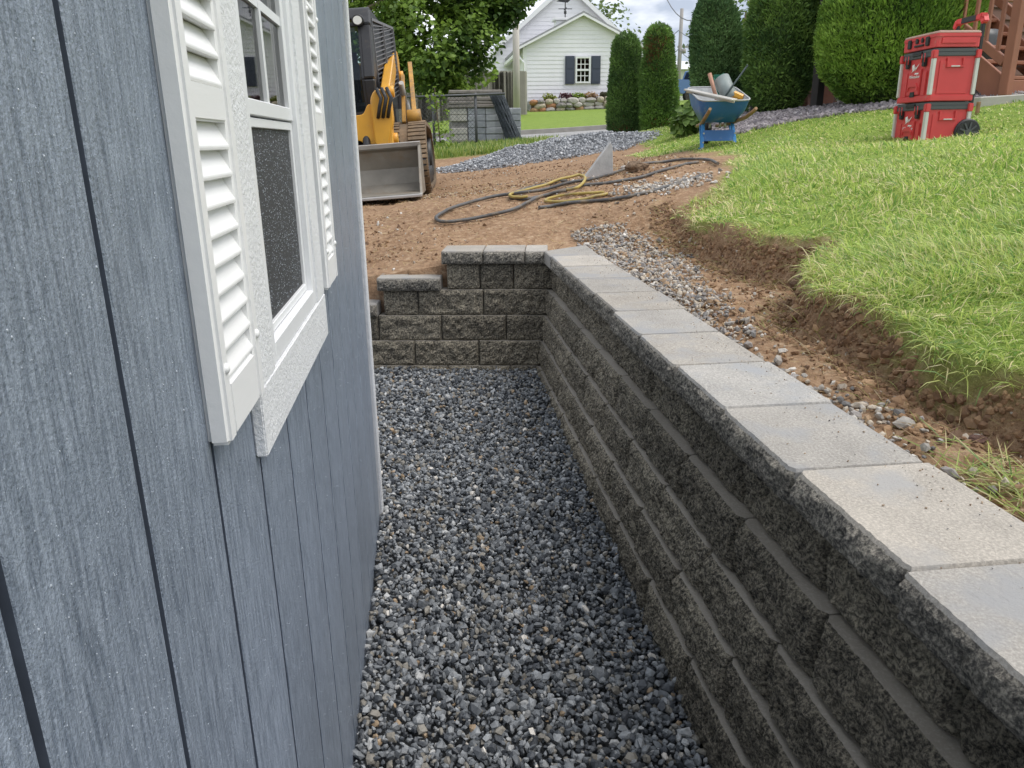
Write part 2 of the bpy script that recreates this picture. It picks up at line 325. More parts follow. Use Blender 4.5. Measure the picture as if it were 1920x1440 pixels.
BLUE = [(.175,.188,.20),(.075,.083,.094),(.295,.31,.322),(.23,.215,.185),(.44,.445,.44),(.34,.25,.16),(.66,.62,.56)]
BW = [.33,.27,.19,.125,.06,.018,.007]
def jgrid(x0, x1, y0, y1, s):
    X, Y = np.meshgrid(np.arange(x0, x1, s), np.arange(y0, y1, s)); X = X+rng.uniform(-.5, .5, X.shape)*s; Y = Y+rng.uniform(-.5, .5, Y.shape)*s
    return X.ravel(), Y.ravel()
XS = -.233          # outer plane of the shed siding
xs, ys = [], []
for s, lay in ((.0155, 0), (.0155, 1)):
    a, b = jgrid(-1.25, .70, .95, 4.9, s); k = (b < 4.60-.16*(a-.62)) & ((a > XS+.004) | (b > 2.84)) & (a < .685+.012*sstep(3, 1, b)); xs.append(a[k]); ys.append(b[k])
lay = np.repeat([0., 1.], [len(xs[0]), len(xs[1])]); xs = np.concatenate(xs); ys = np.concatenate(ys)
keep = rng.random(len(xs)) < np.where(ys > 3.4, .8, 1); keep &= (lay == 0) | (rng.random(len(xs)) < .55); xs, ys, lay = xs[keep], ys[keep], lay[keep]
zs = gravel_z(xs, ys)-.012+lay*.011+rng.uniform(-.005, .006, len(xs))
sz = np.clip(rng.lognormal(math.log(.0170), .36, len(xs)), .007, .034)
stones('gravel_bed', np.c_[xs, ys, zs], sz, BLUE, BW, M_STONE, 'blue-grey crushed gravel filling the trench between shed and retaining wall', 'gravel', tilt=.8)
# ------------------------------------------------------------------ retaining wall
CH, BL, SETB = .157, .395, .022
def stone_material(name, cols, sp_lo, sp_hi, coarse, rand, bump, bd, rough=.85, blotch=None, streak=None, hue=False, spw=.16, spf=150, spm=.5):
    """cast stone: aggregate speckle over a soft mottle; rand shifts each block a little"""
    m = bpy.data.materials.new(name); m.use_nodes = True; t = m.node_tree; n = t.nodes; l = t.links.new; b = n['Principled BSDF']; b.inputs['Roughness'].default_value = rough; b.inputs['Specular IOR Level'].default_value = .3
    tcn = n.new('ShaderNodeTexCoord'); oi = n.new('ShaderNodeObjectInfo'); ad = n.new('ShaderNodeVectorMath'); ad.operation = 'MULTIPLY_ADD'
    cmb = n.new('ShaderNodeCombineXYZ'); [l(oi.outputs['Random'], cmb.inputs[i]) for i in range(3)]
    l(cmb.outputs[0], ad.inputs[0]); ad.inputs[1].default_value = (37, 53, 71); l(tcn.outputs['Object'], ad.inputs[2]); v = ad.outputs[0]
    def noise(s_, d=4, r=.6, sc=None):
        q = v
        if sc: mp_ = n.new('ShaderNodeMapping'); mp_.inputs['Scale'].default_value = sc; l(v, mp_.inputs['Vector']); q = mp_.outputs[0]
        z = n.new('ShaderNodeTexNoise'); z.inputs['Scale'].default_value = s_; z.inputs['Detail'].default_value = d; z.inputs['Roughness'].default_value = r; l(q, z.inputs['Vector']); return z.outputs['Fac']
    def ramp(f, st):
        r = n.new('ShaderNodeValToRGB'); e = r.color_ramp.elements
        while len(e) < len(st): e.new(.5)
        for i, (p, c) in enumerate(st): e[i].position = p; e[i].color = (*c, 1)
        l(f, r.inputs['Fac']); return r.outputs['Color']
    def mixc(f, a_, b_, fac=None):
        x = n.new('ShaderNodeMix'); x.data_type = 'RGBA'
        if fac is None: l(f, x.inputs['Factor'])
        else: x.inputs['Factor'].default_value = fac
        l(a_, x.inputs['A']); l(b_, x.inputs['B']); return x.outputs['Result']
    c = ramp(noise(coarse, 6, .62), cols)
    sp_ = ramp(noise(spf, 3, .75), [(.50-spw, sp_lo), (.5, tuple((x_+y_)/2.4 for x_, y_ in zip(sp_lo, sp_hi))), (.50+spw, sp_hi)])
    c = mixc(None, c, sp_, spm)
    if blotch: 
        f = n.new('ShaderNodeMapRange'); f.inputs['From Min'].default_value = .50; f.inputs['From Max'].default_value = .66; l(noise(5.5, 3), f.inputs['Value'])
        rg = n.new('ShaderNodeRGB'); rg.outputs[0].default_value = (*blotch, 1); c = mixc(f.outputs[0], c, rg.outputs[0])
    if streak:
        f = n.new('ShaderNodeMapRange'); f.inputs['From Min'].default_value = .60; f.inputs['From Max'].default_value = .70; f.inputs['To Max'].default_value = .55; l(noise(24, 5, .7, (1, 6, 1)), f.inputs['Value'])
        rg = n.new('ShaderNodeRGB'); rg.outputs[0].default_value = (*streak, 1); c = mixc(f.outputs[0], c, rg.outputs[0])
    if hue:
        w2 = n.new('ShaderNodeMath'); w2.operation = 'MULTIPLY'; l(oi.outputs['Random'], w2.inputs[0]); w2.inputs[1].default_value = 7.31; w3 = n.new('ShaderNodeMath'); w3.operation = 'FRACT'; l(w2.outputs[0], w3.inputs[0])
        tn = n.new('ShaderNodeRGB'); tn.outputs[0].default_value = (.94, .97, 1.0, 1); on = n.new('ShaderNodeRGB'); on.outputs[0].default_value = (1.02, 1, .96, 1)
        mm = n.new('ShaderNodeVectorMath'); mm.operation = 'MULTIPLY'; l(c, mm.inputs[0]); l(mixc(w3.outputs[0], tn.outputs[0], on.outputs[0]), mm.inputs[1]); c = mm.outputs[0]
    mr = n.new('ShaderNodeMapRange'); mr.inputs['To Min'].default_value = 1-rand; mr.inputs['To Max'].default_value = 1+rand; l(oi.outputs['Random'], mr.inputs['Value'])
    x = n.new('ShaderNodeVectorMath'); x.operation = 'SCALE'; l(c, x.inputs[0]); l(mr.outputs['Result'], x.inputs['Scale']); l(x.outputs[0], b.inputs['Base Color'])
    z1 = noise(120, 6, .7); bp = n.new('ShaderNodeBump'); bp.inputs['Strength'].default_value = bump; bp.inputs['Distance'].default_value = bd; l(z1, bp.inputs['Height']); l(bp.outputs['Normal'], b.inputs['Normal'])
    MAT[name] = m; return m
M_FACE = stone_material('split_block_face', [(.32, (.047, .043, .036)), (.5, (.17, .15, .118)), (.66, (.35, .31, .235))], (.03, .029, .027), (.58, .515, .395), 15, .22, 1.0, .014, spw=.10, spf=120, spm=.62)
M_CFACE_LIT = stone_material('split_cap_face_lit', [(.32, (.08, .076, .07)), (.5, (.21, .195, .17)), (.66, (.38, .35, .29))], (.05, .05, .05), (.60, .55, .46), 15, .2, 1.0, .014, spw=.10, spf=120, spm=.6)  # lighter than M_FACE: stronger light on the cap fronts put into the colour
M_BTOP = stone_material('block_smooth_top', [(.3, (.33, .30, .255)), (.7, (.43, .395, .34))], (.27, .245, .21), (.44, .405, .36), 9, .08, .35, .004)
M_CTOP = stone_material('cap_top', [(.3, (.31, .287, .258)), (.5, (.41, .38, .34)), (.7, (.51, .47, .42))], (.22, .206, .188), (.54, .505, .455), 6, .15, .6, .005, blotch=(.335, .33, .325), streak=(.20, .19, .18), hue=True, spw=.13, spf=170)
def rough_block(seed, Lb, h, D, amp, taper=.0, chamf=.004, step=.0092, notch=.008, nw=.011):
    """box with a split front face (y=0 side); slot 0 rough, slot 1 smooth"""
    nx = max(4, int(Lb/step)); nz_ = max(4, int(h/step)); X, Z = np.meshgrid(np.linspace(-Lb/2, Lb/2, nx+1), np.linspace(0, h, nz_+1))
    u = np.minimum(Lb/2-abs(X), 1); w = np.minimum(Z, h-Z)
    e = np.clip(np.minimum(u, w)/.022, 0, 1)**.6
    P = np.stack([X*16+seed*7.1, Z*16, X*0+seed], -1)
    rd = 1-np.abs(fbm(P*1.3, seed+31, 3, .55))*2.2
    d = amp*(.30+1.5*fbm(P*1.7, seed, 4, .72)+.75*rd)+.7*amp*fbm(P*.5+3, seed+50, 2)+.3*amp*vnoise(P*6, seed+9)
    Y = -e*np.clip(d, -.006, .030)
    Y = np.where(e == 0, chamf*.2+.003*(_h(np.arange(X.size).reshape(X.shape), X.astype(np.int64)*0, X.astype(np.int64)*0, seed)), Y)
    Y = Y+notch*np.clip(1-u/nw, 0, 1)*(.6+.8*_h((Z*90).astype(np.int64), (X > 0).astype(np.int64), X.astype(np.int64)*0, seed+3))
    V = np.stack([X, Y, Z], -1).reshape(-1, 3); i = np.arange(V.shape[0]).reshape(nz_+1, nx+1)
    F = [tuple(q) for q in np.stack([i[:-1, :-1], i[:-1, 1:], i[1:, 1:], i[1:, :-1]], -1).reshape(-1, 4)]; nf = len(F)
    per_b = list(i[0]); per_t = list(i[-1]); per_l = list(i[:, 0]); per_r = list(i[:, -1]); k = len(V)
    V = V.tolist()+[(-Lb/2+taper, D, 0), (Lb/2-taper, D, 0), (-Lb/2+taper, D, h), (Lb/2-taper, D, h)]
    F += [tuple(per_t)+(k+3, k+2), tuple(per_b[::-1])+(k, k+1), tuple(per_l)+(k+2, k), tuple(per_r[::-1])+(k+1, k+3), (k, k+2, k+3, k+1)]
    me = bpy.data.meshes.new('block'); me.from_pydata(V, [], F)
    me.polygons.foreach_set('material_index', [0]*nf+[1]*5); me.polygons.foreach_set('use_smooth', [False]*nf+[False]*5); me.update(); return me
wall = thing('retaining_wall', 'dark split-face block retaining wall with pale caps, turning a corner beyond the gravel trench', 'wall', (.66, 2.5, -.14))
WO = Vector(wall.location)
blk = {}
def block(name, key, Lb, h, D, amp, mats, pos, rz, nvar=5, taper=.01, step=.0092):
    s = rng.integers(0, nvar); kk = (key, int(s))
    if kk not in blk:
        blk[kk] = rough_block(int(s)*13+len(key)*3+hash_len(key), Lb, h, D, amp, taper, step=step, notch=.004 if key[0] == 'e' else .013, nw=.008 if key[0] == 'e' else .017)
        for mm in mats: blk[kk].materials.append(mm)
    o = bpy.data.objects.new(name, blk[kk]); COL.objects.link(o); o.parent = wall; o.location = Vector(pos)-WO; o.rotation_euler = (0, 0, rz); return o
def hash_len(k): return sum(ord(c) for c in k) % 97
CZ = [-.141, .016, .173, .330, .487, .644]             # course joints
def wx(k): return .645+SETB*k+(.014 if k == 4 else 0)                         # face of course k (k=0 is the lowest, part buried)
off = [.13, .36, .15, .30, .06]
for k in range(5):
    y = 4.70-off[k]; x0 = wx(k); n = 0
    yend = 4.56+.02*k
    # fill piece next to the corner
    b = yend+.03; a = yend-off[k]-.03
    spans = []; top = b; first = off[k] if off[k] > .1 else off[k]+BL*.5
    spans.append((b-first, b)); yy = b-first
    while yy > .1: spans.append((yy-BL, yy)); yy -= BL
    for (ya, yb) in spans:
        Lb = yb-ya-.005; key = 'b%d' % round(Lb*1000)
        block('block', key, Lb, CH-.0015, .24, .0125, [M_FACE, M_BTOP], (x0+rng.uniform(-.002, .002), (ya+yb)/2, CZ[k]), -math.pi/2+rng.uniform(-.004, .004))
# end wall, turned about 9 degrees
TH = -R(9.2); ex = Vector((-math.cos(TH), -math.sin(TH), 0)); en = Vector((-math.sin(TH), math.cos(TH), 0))
rows = {4: (0, [0, .245, .45, .655]), 3: (0, [0, .395, .80, 1.015]), 2: (0, [0, .235, .635, 1.03, 1.3]), 1: (0, [0, .385, .785, 1.18, 1.6]), 0: (0, [0, .17, .56, .95, 1.34, 1.7])}
def ewp(k, s, back=0): return Vector((wx(k), 4.548, 0))+ex*s+en*(SETB*.6*k+back)
for k, (_, js) in rows.items():
    for a, b in zip(js[:-1], js[1:]):
        a2 = a-.05 if a == 0 else a
        Lb = b-a2-.005; p = ewp(k, (a2+b)/2); p.z = CZ[k]
        block('block', 'e%d' % round(Lb*1000), Lb, CH-.0015, .22, .010, [M_FACE, M_BTOP], p, TH)
# caps
CAPZ, CAPH = CZ[5], .078
def cap_mesh(seed, Lb, D): return rough_block(seed, Lb, CAPH, D, .009, 0, step=.012)
capb = {}
def cap(Lb, D, pos, rz, v):
    k = (round(Lb, 3), v)
    if k not in capb:
        me = rough_block(200+v*9+int(Lb*100), Lb, CAPH-.007, D, .009, 0, step=.0095, notch=.009, nw=.014)
        # raised chamfered wearing surface
        bm = bmesh.new(); bm.from_mesh(me); 
        tops = [f for f in bm.faces if f.normal.z > .9 and len(f.verts) > 6]
        bmesh.ops.inset_individual(bm, faces=tops, thickness=.0045, depth=.007)
        bm.to_mesh(me); bm.free(); me.materials.append(M_CFACE_LIT); me.materials.append(M_CTOP); capb[k] = me
    o = bpy.data.objects.new('cap', capb[k]); COL.objects.link(o); o.parent = wall; o.location = Vector(pos)-WO; o.rotation_euler = (0, 0, rz); return o
CX = .694
y = .960-.376*3; i = 0
while y+.376 < 4.52:
    cap(.3705, .285, (CX+.006+rng.uniform(-.009, .008), y+.188, CAPZ+rng.uniform(0, .002)), -math.pi/2+rng.uniform(-.009, .009), i % 6); y += .376; i += 1
last = y
# corner cap, mitred, and the return caps
def polycap(pts, z0, h, name='cap'):
    n = len(pts); a = MB(); a.prism([(p[0], p[1]) for p in pts], 2, z0, z0+h); me_o = a.build(name, [M_CTOP], wall, bevel=.005, off=WO); return me_o
c0 = ewp(4, 0, -.03); 
ef = lambda s, b=0: ewp(4, s, -.03+b)
polycap([(CX, last), (CX+.285, last), (CX+.30, ef(-.35, .285).y), (CX, ef(.04).y)], CAPZ+.0005, CAPH)
cap(.135, .28, tuple(ef(.105)[:2])+(CAPZ,), TH, 7)
for s in (.30, .555): cap(.25, .28, tuple(ef(s)[:2])+(CAPZ+.001,), TH, int(s*10) % 6)
cap(.39, .28, tuple((ewp(3, .85, -.03))[:2])+(CZ[4],), TH, 3)
cap(.34, .28, tuple((ewp(2, 1.20, -.03))[:2])+(CZ[3],), TH, 4)

gn = 420; gy_ = rng.uniform(.7, 4.6, gn); gx_ = CX+.285-np.abs(rng.normal(0, .09, gn)); gk = gx_ > CX+.015; gx_, gy_ = gx_[gk], gy_[gk]
stones('cap_grit', np.c_[gx_, gy_, np.full(len(gx_), CAPZ+CAPH+.0025)], rng.uniform(.002, .0052, len(gx_)), [(.36,.27,.19),(.28,.27,.26),(.55,.51,.45)], [.5,.3,.2], M_STONE, 'crumbs of soil and grit scattered over the pale wall caps', 'grit', tilt=.5)
# ------------------------------------------------------------------ shed
def siding_material():
    m = bpy.data.materials.new('shed_siding'); m.use_nodes = True; t = m.node_tree; n = t.nodes; l = t.links.new; b = n['Principled BSDF']; b.inputs['Roughness'].default_value = .33; b.inputs['Specular IOR Level'].default_value = .5
    tcn = n.new('ShaderNodeTexCoord'); oi = n.new('ShaderNodeObjectInfo'); av = n.new('ShaderNodeVectorMath'); av.operation = 'MULTIPLY_ADD'; cb_ = n.new('ShaderNodeCombineXYZ'); [l(oi.outputs['Random'], cb_.inputs[i]) for i in range(3)]; l(cb_.outputs[0], av.inputs[0]); av.inputs[1].default_value = (11, 23, 41); l(tcn.outputs['Object'], av.inputs[2]); v = av.outputs[0]
    def noise(sc, s, d=6, r=.6, dist=0):
        mp_ = n.new('ShaderNodeMapping'); mp_.inputs['Scale'].default_value = sc; l(v, mp_.inputs['Vector'])
        z = n.new('ShaderNodeTexNoise'); z.inputs['Scale'].default_value = s; z.inputs['Detail'].default_value = d; z.inputs['Roughness'].default_value = r; z.inputs['Distortion'].default_value = dist; l(mp_.outputs['Vector'], z.inputs['Vector']); return z.outputs['Fac']
    g1 = noise((1, 1, .11), 190, 4, .7, .2); g2 = noise((1, 1, .03), 34, 4, .6, .5); dr = noise((1, 1, .8), 310, 3, .6); lo = noise((1, 1, .3), 4, 3)
    # colour: blue-grey stain, darker in the grain
    r = n.new('ShaderNodeValToRGB'); e = r.color_ramp.elements; e[0].position = .32; e[0].color = (.135, .166, .214, 1); e[1].position = .62; e[1].color = (.300, .348, .418, 1); l(g1, r.inputs['Fac'])
    r2 = n.new('ShaderNodeMapRange'); r2.inputs['To Min'].default_value = .85; r2.inputs['To Max'].default_value = 1.15; l(g2, r2.inputs['Value'])
    x = n.new('ShaderNodeVectorMath'); x.operation = 'SCALE'; l(r.outputs['Color'], x.inputs[0]); l(r2.outputs['Result'], x.inputs['Scale'])
    r3 = n.new('ShaderNodeMapRange'); r3.inputs['To Min'].default_value = .72; r3.inputs['To Max'].default_value = 1.28; l(lo, r3.inputs['Value'])
    x2 = n.new('ShaderNodeVectorMath'); x2.operation = 'SCALE'; l(x.outputs[0], x2.inputs[0]); l(r3.outputs['Result'], x2.inputs['Scale']); l(x2.outputs[0], b.inputs['Base Color'])
    def math2(op, a, k):
        q = n.new('ShaderNodeMath'); q.operation = op; l(a, q.inputs[0])
        if isinstance(k, (int, float)): q.inputs[1].default_value = k
        else: l(k, q.inputs[1])
        return q.outputs[0]
    h = math2('ADD', math2('MULTIPLY', g1, 1.0), math2('ADD', math2('MULTIPLY', g2, .55), math2('MULTIPLY', dr, .5)))
    bp = n.new('ShaderNodeBump'); bp.inputs['Strength'].default_value = .75; bp.inputs['Distance'].default_value = .005; l(h, bp.inputs['Height']); l(bp.outputs['Normal'], b.inputs['Normal'])
    return m
M_SID = siding_material()
M_GROOVE_SHADE = mat('siding_groove_shade', (.075, .092, .125), .8, var=.2, vscale=40)  # dark tone puts the shade deep in the grooves into the colour
M_TRIM = mat('white_trim', (.80, .81, .82), .45, var=.05, vscale=20, bump=.8, bscale=150, bdist=.004)
M_VINYL = mat('white_vinyl', (.82, .83, .84), .35, var=.03, vscale=15, bump=.08, bscale=60, bdist=.002)
M_LOUV = mat('shutter_plastic', (.84, .84, .835), .42, var=.03, vscale=12, bump=.35, bscale=60, stretch=(1, .15, 1), bdist=.0015)
M_SCREEN = mat('insect_screen', (.045, .047, .052), .6, bump=.6, bscale=900, bdist=.001)
M_GLASS = glass_mat('window_glass', (.55, .6, .6))
M_DARK = mat('dark_interior', (.03, .03, .032), .9)
M_SHINGLE = mat('roof_shingle', (.09, .09, .095), .95, var=.3, vscale=30, bump=.6)
SY0, SY1, SX1 = -1.1, 2.826, -2.7
shed = thing('garden_shed', 'blue-grey board-sided garden shed with white trimmed window and louvred shutters, wet with rain', 'shed', (-1.4, .9, -.1)); SO = Vector(shed.location)
def sp(name, mt, fn, parent=None, bevel=0, seg=1):
    m_ = MB(); fn(m_); return m_.build(name, mt, parent or shed, bevel, seg, off=SO)
ZB, ZT = -.16, 2.15
g = [.386-.2*k for k in range(1, 8)][::-1]+[.386,.583,.779,.977,1.176,1.377,1.58,1.785,1.99,2.19,2.39,2.59,2.755]
WY0, WY1, WZ0, WZ1 = 1.06, 1.525, 1.055, 1.73
for a, b in zip(g[:-1], g[1:]):
    a += .0055; b -= .0055
    spans = [(ZB, ZT)]
    if b > WY0 and a < WY1: spans = [(ZB, WZ0-.02), (WZ1+.02, ZT)]
    for z0, z1 in spans:
        bo = sp('siding_board', [M_SID, M_GROOVE_SHADE], lambda q: q.bb((XS-.024, a, z0), (XS, b, z1)), bevel=.0012, seg=1)
        for pl in bo.data.polygons: pl.material_index = 1 if abs(pl.normal.y) > .9 else 0        # board edges coloured dark to stand in for groove shade
# sheathing seen at the bottom of the grooves, with the window opening left free
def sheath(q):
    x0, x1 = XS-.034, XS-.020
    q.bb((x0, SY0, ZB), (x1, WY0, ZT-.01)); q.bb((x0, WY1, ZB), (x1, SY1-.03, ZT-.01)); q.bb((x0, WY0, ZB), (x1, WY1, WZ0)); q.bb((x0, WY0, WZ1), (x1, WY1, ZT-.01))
sp('sheathing', M_GROOVE_SHADE, sheath)
def walls(q):
    q.bb((SX1, SY1-.05, ZB), (XS-.03, SY1-.012, ZT)); q.bb((SX1, SY0, ZB), (XS-.03, SY0+.04, ZT)); q.bb((SX1, SY0+.04, ZB), (SX1+.04, SY1-.05, ZT))
    for yy in (SY1-.05, SY0): q.prism([(SX1, ZT), (XS, ZT), ((SX1+XS)/2, ZT+.75)], 1, yy, yy+.038)
sp('wall', M_SID, walls)
sp('floor', M_DARK, lambda q: q.bb((SX1+.04, SY0+.04, -.05), (XS-.03, SY1-.05, 0)))
sp('corner_trim', M_TRIM, lambda q: (q.bb((XS-.01, 2.757, ZB), (XS+.012, SY1, ZT)), q.bb((XS-.08, SY1-.012, ZB), (XS-.01, SY1, ZT))), bevel=.003, seg=2)
xm = (SX1+XS)/2
for sgn in (-1, 1):
    e = xm+sgn*((XS-SX1)/2+.14)
    sp('roof_slope', M_SHINGLE, lambda q: q.prism([(xm, ZT+.80), (e, ZT-.06), (e, ZT-.03), (xm, ZT+.84)] if sgn > 0 else [(xm, ZT+.80), (e, ZT-.06), (e, ZT-.03), (xm, ZT+.84)], 1, SY0-.1, SY1+.1))
# window
win = thing('tmp', None, None); bpy.data.objects.remove(win)
def ring(q, x0, x1, y0, y1, z0, z1, w):
    q.bb((x0, y0, z0), (x1, y0+w, z1)); q.bb((x0, y1-w, z0), (x1, y1, z1)); q.bb((x0, y0+w, z0), (x1, y1-w, z0+w)); q.bb((x0, y0+w, z1-w), (x1, y1-w, z1))
w_ = sp('window', M_VINYL, lambda q: ring(q, XS-.03, XS+.012, WY0+.001, WY1-.001, WZ0+.001, WZ1-.001, .03), bevel=.002)
def wp(name, mt, fn, bevel=0, seg=1): return sp(name, mt, fn, w_, bevel, seg)
for nm, y0, y1, z0, z1 in (('casing', .957, WY0, WZ0, WZ1), ('casing', WY1, 1.622, WZ0, WZ1), ('casing', .952, 1.627, .967, WZ0), ('casing', .952, 1.627, WZ1, 1.82)):
    wp(nm, M_TRIM, lambda q: q.bb((XS, y0, z0), (XS+(.0155 if y1-y0 > .3 else .0150), y1, z1)), bevel=.002, seg=2)
wp('sash', M_VINYL, lambda q: ring(q, XS-.012, XS+.004, WY0+.031, WY1-.031, 1.392, WZ1-.031, .022), bevel=.0015)
wp('sash', M_VINYL, lambda q: ring(q, XS-.028, XS-.010, WY0+.031, WY1-.031, WZ0+.031, 1.391, .022), bevel=.0015)
wp('screen_frame', M_VINYL, lambda q: ring(q, XS-.008, XS+.001, WY0+.033, WY1-.033, WZ0+.033, 1.3895, .013), bevel=.001)
wp('screen', M_SCREEN, lambda q: q.bb((XS-.0055, WY0+.045, WZ0+.045), (XS-.0045, WY1-.045, 1.378)))
yc = (WY0+WY1)/2
wp('muntin', M_VINYL, lambda q: q.bb((XS-.008, yc-.008, 1.412), (XS+.001, yc+.008, WZ1-.05)))
for zc in (1.553,): wp('muntin', M_VINYL, lambda q: (q.bb((XS-.007, WY0+.053, zc-.007), (XS+.0, yc-.008, zc+.007)), q.bb((XS-.007, yc+.008, zc-.007), (XS, WY1-.053, zc+.007))))
for (y0, y1) in ((WY0+.05, yc-.006), (yc+.006, WY1-.05)):
    for (z0, z1) in ((1.412, 1.548), (1.558, WZ1-.05)):
        wp('pane', M_GLASS, lambda q: q.add([(XS-.0045, y0, z0), (XS-.0045, y1, z0), (XS-.0045, y1, z1), (XS-.0045, y0, z1)], [(0, 1, 2, 3)]))
wp('pane', M_GLASS, lambda q: q.add([(XS-.02, WY0+.05, WZ0+.05), (XS-.02, WY1-.05, WZ0+.05), (XS-.02, WY1-.05, 1.372), (XS-.02, WY0+.05, 1.372)], [(0, 1, 2, 3)]))
# shutters
def shutter(y0, y1):
    z0, z1 = 1.058, 1.80; t = .024; s = .027
    def fr(q):
        q.bb((XS, y0, z0), (XS+t, y0+s, z1)); q.bb((XS, y1-s, z0), (XS+t, y1, z1)); q.bb((XS, y0+s, z0), (XS+t-.001, y1-s, z0+.062)); q.bb((XS, y0+s, z1-.05), (XS+t-.001, y1-s, z1))
    sh = sp('shutter', M_LOUV, fr, bevel=.0045, seg=3)
    def mid(q): q.bb((XS+.002, y0+s-.002, 1.377), (XS+t-.002, y1-s+.002, 1.412))
    sp('mid_rail', M_LOUV, mid, sh, bevel=.002, seg=2)
    sp('backing', M_LOUV, lambda q: q.bb((XS+.0005, y0+s-.003, z0+.06), (XS+.006, y1-s+.003, z1-.049)), sh)
    zs_ = [1.121+.0285*i for i in range(9)]+[1.412+.0285*i for i in range(12)]
    for z in zs_:
        if z+.028 > z1-.049: continue
        sp('louver', M_LOUV, lambda q: q.prism([(XS+.006, z+.0275), (XS+.0075, z+.0300), (XS+.0215, z+.0035), (XS+.021, z-.0005), (XS+.006, z+.002)], 1, y0+s-.002, y1-s+.002), sh, bevel=.0009)
    for yy, zz in ((y0+s*.55, 1.137), (y1-s*.5, 1.137), (y0+s*.55, 1.6), (y1-s*.5, 1.6)):
        sp('screw', M_LOUV, lambda q: q.lathe([(.0058, 0), (.0054, .0022), (.003, .0038), (.0001, .0042)], n=10), sh)
        o = sh.children[-1]; o.data.transform(Matrix.Translation(Vector((XS+t-.0005, yy, zz))-SO) @ Matrix.Rotation(math.pi/2, 4, 'Y') @ Matrix.Translation(SO))
    return sh
shutter(.763, .942); shutter(1.642, 1.815)
# raindrops clinging to siding, trim and screen
def drops():
    n = 40000
    y = .12+2.6*rng.random(n)**1.5; z = rng.uniform(-.1, 1.85, n); x = np.full(n, XS)
    insh = (y > .76) & (y < .945) & (z > 1.05); intr = (y > .95) & (y < 1.63) & (z > .967); inw = (y > WY0) & (y < WY1) & (z > WZ0)
    insh2 = (y > 1.64) & (y < 1.82) & (z > 1.05)
    k = ~(insh | insh2 | inw | intr | (np.abs(y[:, None]-np.array(g)[None]).min(1) < .0095)); x = np.where(intr, XS+.0155, x); y, z, x = y[k], z[k], x[k]
    r = np.clip(rng.lognormal(math.log(.00036), .42, len(y)), .0002, .0012)*(1+.55*np.clip(y-.9, 0, 2))
    n3 = 1800; y3 = rng.uniform(WY0+.05, WY1-.05, n3); z3 = rng.uniform(1.105, 1.375, n3)
    y = np.r_[y, y3]; z = np.r_[z, z3]; x = np.r_[x, np.full(n3, XS-.0044)]; r = np.r_[r, rng.uniform(.0003, .0008, n3)]
    a = np.arange(6)*math.pi/3
    ringp = np.stack([a*0, np.cos(a), np.sin(a)], -1); mid = np.stack([a*0+.55, .75*np.cos(a+.5), .75*np.sin(a+.5)], -1)
    T = np.r_[ringp, mid, [[.85, 0, 0]]]
    V = T[None]*r[:, None, None]*np.array([1, 1, 1.35])+np.c_[x-.0001, y, z][:, None, :]
    f = []
    for j in range(6): f += [(j, (j+1) % 6, 6+j), ((j+1) % 6, 6+(j+1) % 6, 6+j), (6+j, 6+(j+1) % 6, 12)]
    Fa = (np.array(f)[None]+13*np.arange(len(y))[:, None, None]).reshape(-1, 3)
    me = np_mesh('raindrops', V.reshape(-1, 3)-np.array(SO), [Fa], smooth=True)
    o = obj('raindrops', me, mat('water_drop', (.34, .38, .43), .05, spec=1.0), shed); tag(o, kind='stuff')
drops()
# ------------------------------------------------------------------ backfill stones, loose pebbles, gravel heap, stone mulch
TAN = [(.36,.335,.30),(.27,.25,.235),(.46,.40,.32),(.34,.235,.145),(.18,.175,.17),(.58,.55,.50)]
TW = [.25,.23,.2,.17,.1,.05]
a, b = jgrid(.985, 1.75, .9, 5.3, .0145)
wd = .985+.10+.13*(.5+n2(a*0, b, 1.1, 61, 3))+.30*sstep(2.6, 4.2, b)-.10*sstep(1.9, 1.2, b)
k = (a < wd+.12*rng.normal(size=len(a))*.6) & (n2(a, b, 2.3, 62)+.45*(rng.random(len(a))-.5)+.75*np.clip((wd-a)/.3, -1, 1) > .02); k &= rng.random(len(a)) < .85
a, b = a[k], b[k]
stones('backfill_stone', np.c_[a, b, ground_z(a, b)+.006+rng.uniform(-.004, .008, len(a))], np.clip(rng.lognormal(math.log(.0165), .36, len(a)), .008, .045), TAN, TW, M_STONE_DRY, 'tan and grey drainage stones scattered along the back of the wall caps', 'stones', tilt=.5, jag=.22)
# crumbs of stone and soil over the bare earth
n = 20000
a = rng.uniform(-2.5, 3.2, n); b = 4.75+6.0*rng.random(n)**1.4; k = (a < edge_x(b)-.02) & ~in_trench(a, b-.12) & (n2(a, b, 1.3, 70)+.5*(rng.random(n)-.5) > .02); a, b = a[k], b[k]
a2 = rng.uniform(1.0, 2.0, 4200); b2 = rng.uniform(.9, 5.2, 4200); k = a2 < edge_x(b2)-.02; a2, b2 = a2[k], b2[k]; a = np.r_[a, a2]; b = np.r_[b, b2]
stones('soil_crumbs', np.c_[a, b, ground_z(a, b)+.003], np.clip(rng.lognormal(math.log(.0115), .5, len(a)), .005, .045), [(.25,.155,.09),(.17,.105,.065),(.42,.36,.29),(.55,.52,.47),(.33,.21,.12)], [.4,.25,.14,.08,.2], M_STONE_DRY, 'clods and pebbles strewn over the bare brown soil', 'soil clods', tilt=.7, jag=.3)
nb = 9000; b = rng.uniform(.9, 5.4, nb); a = edge_x(b)-.012-.15*rng.random(nb)**1.4
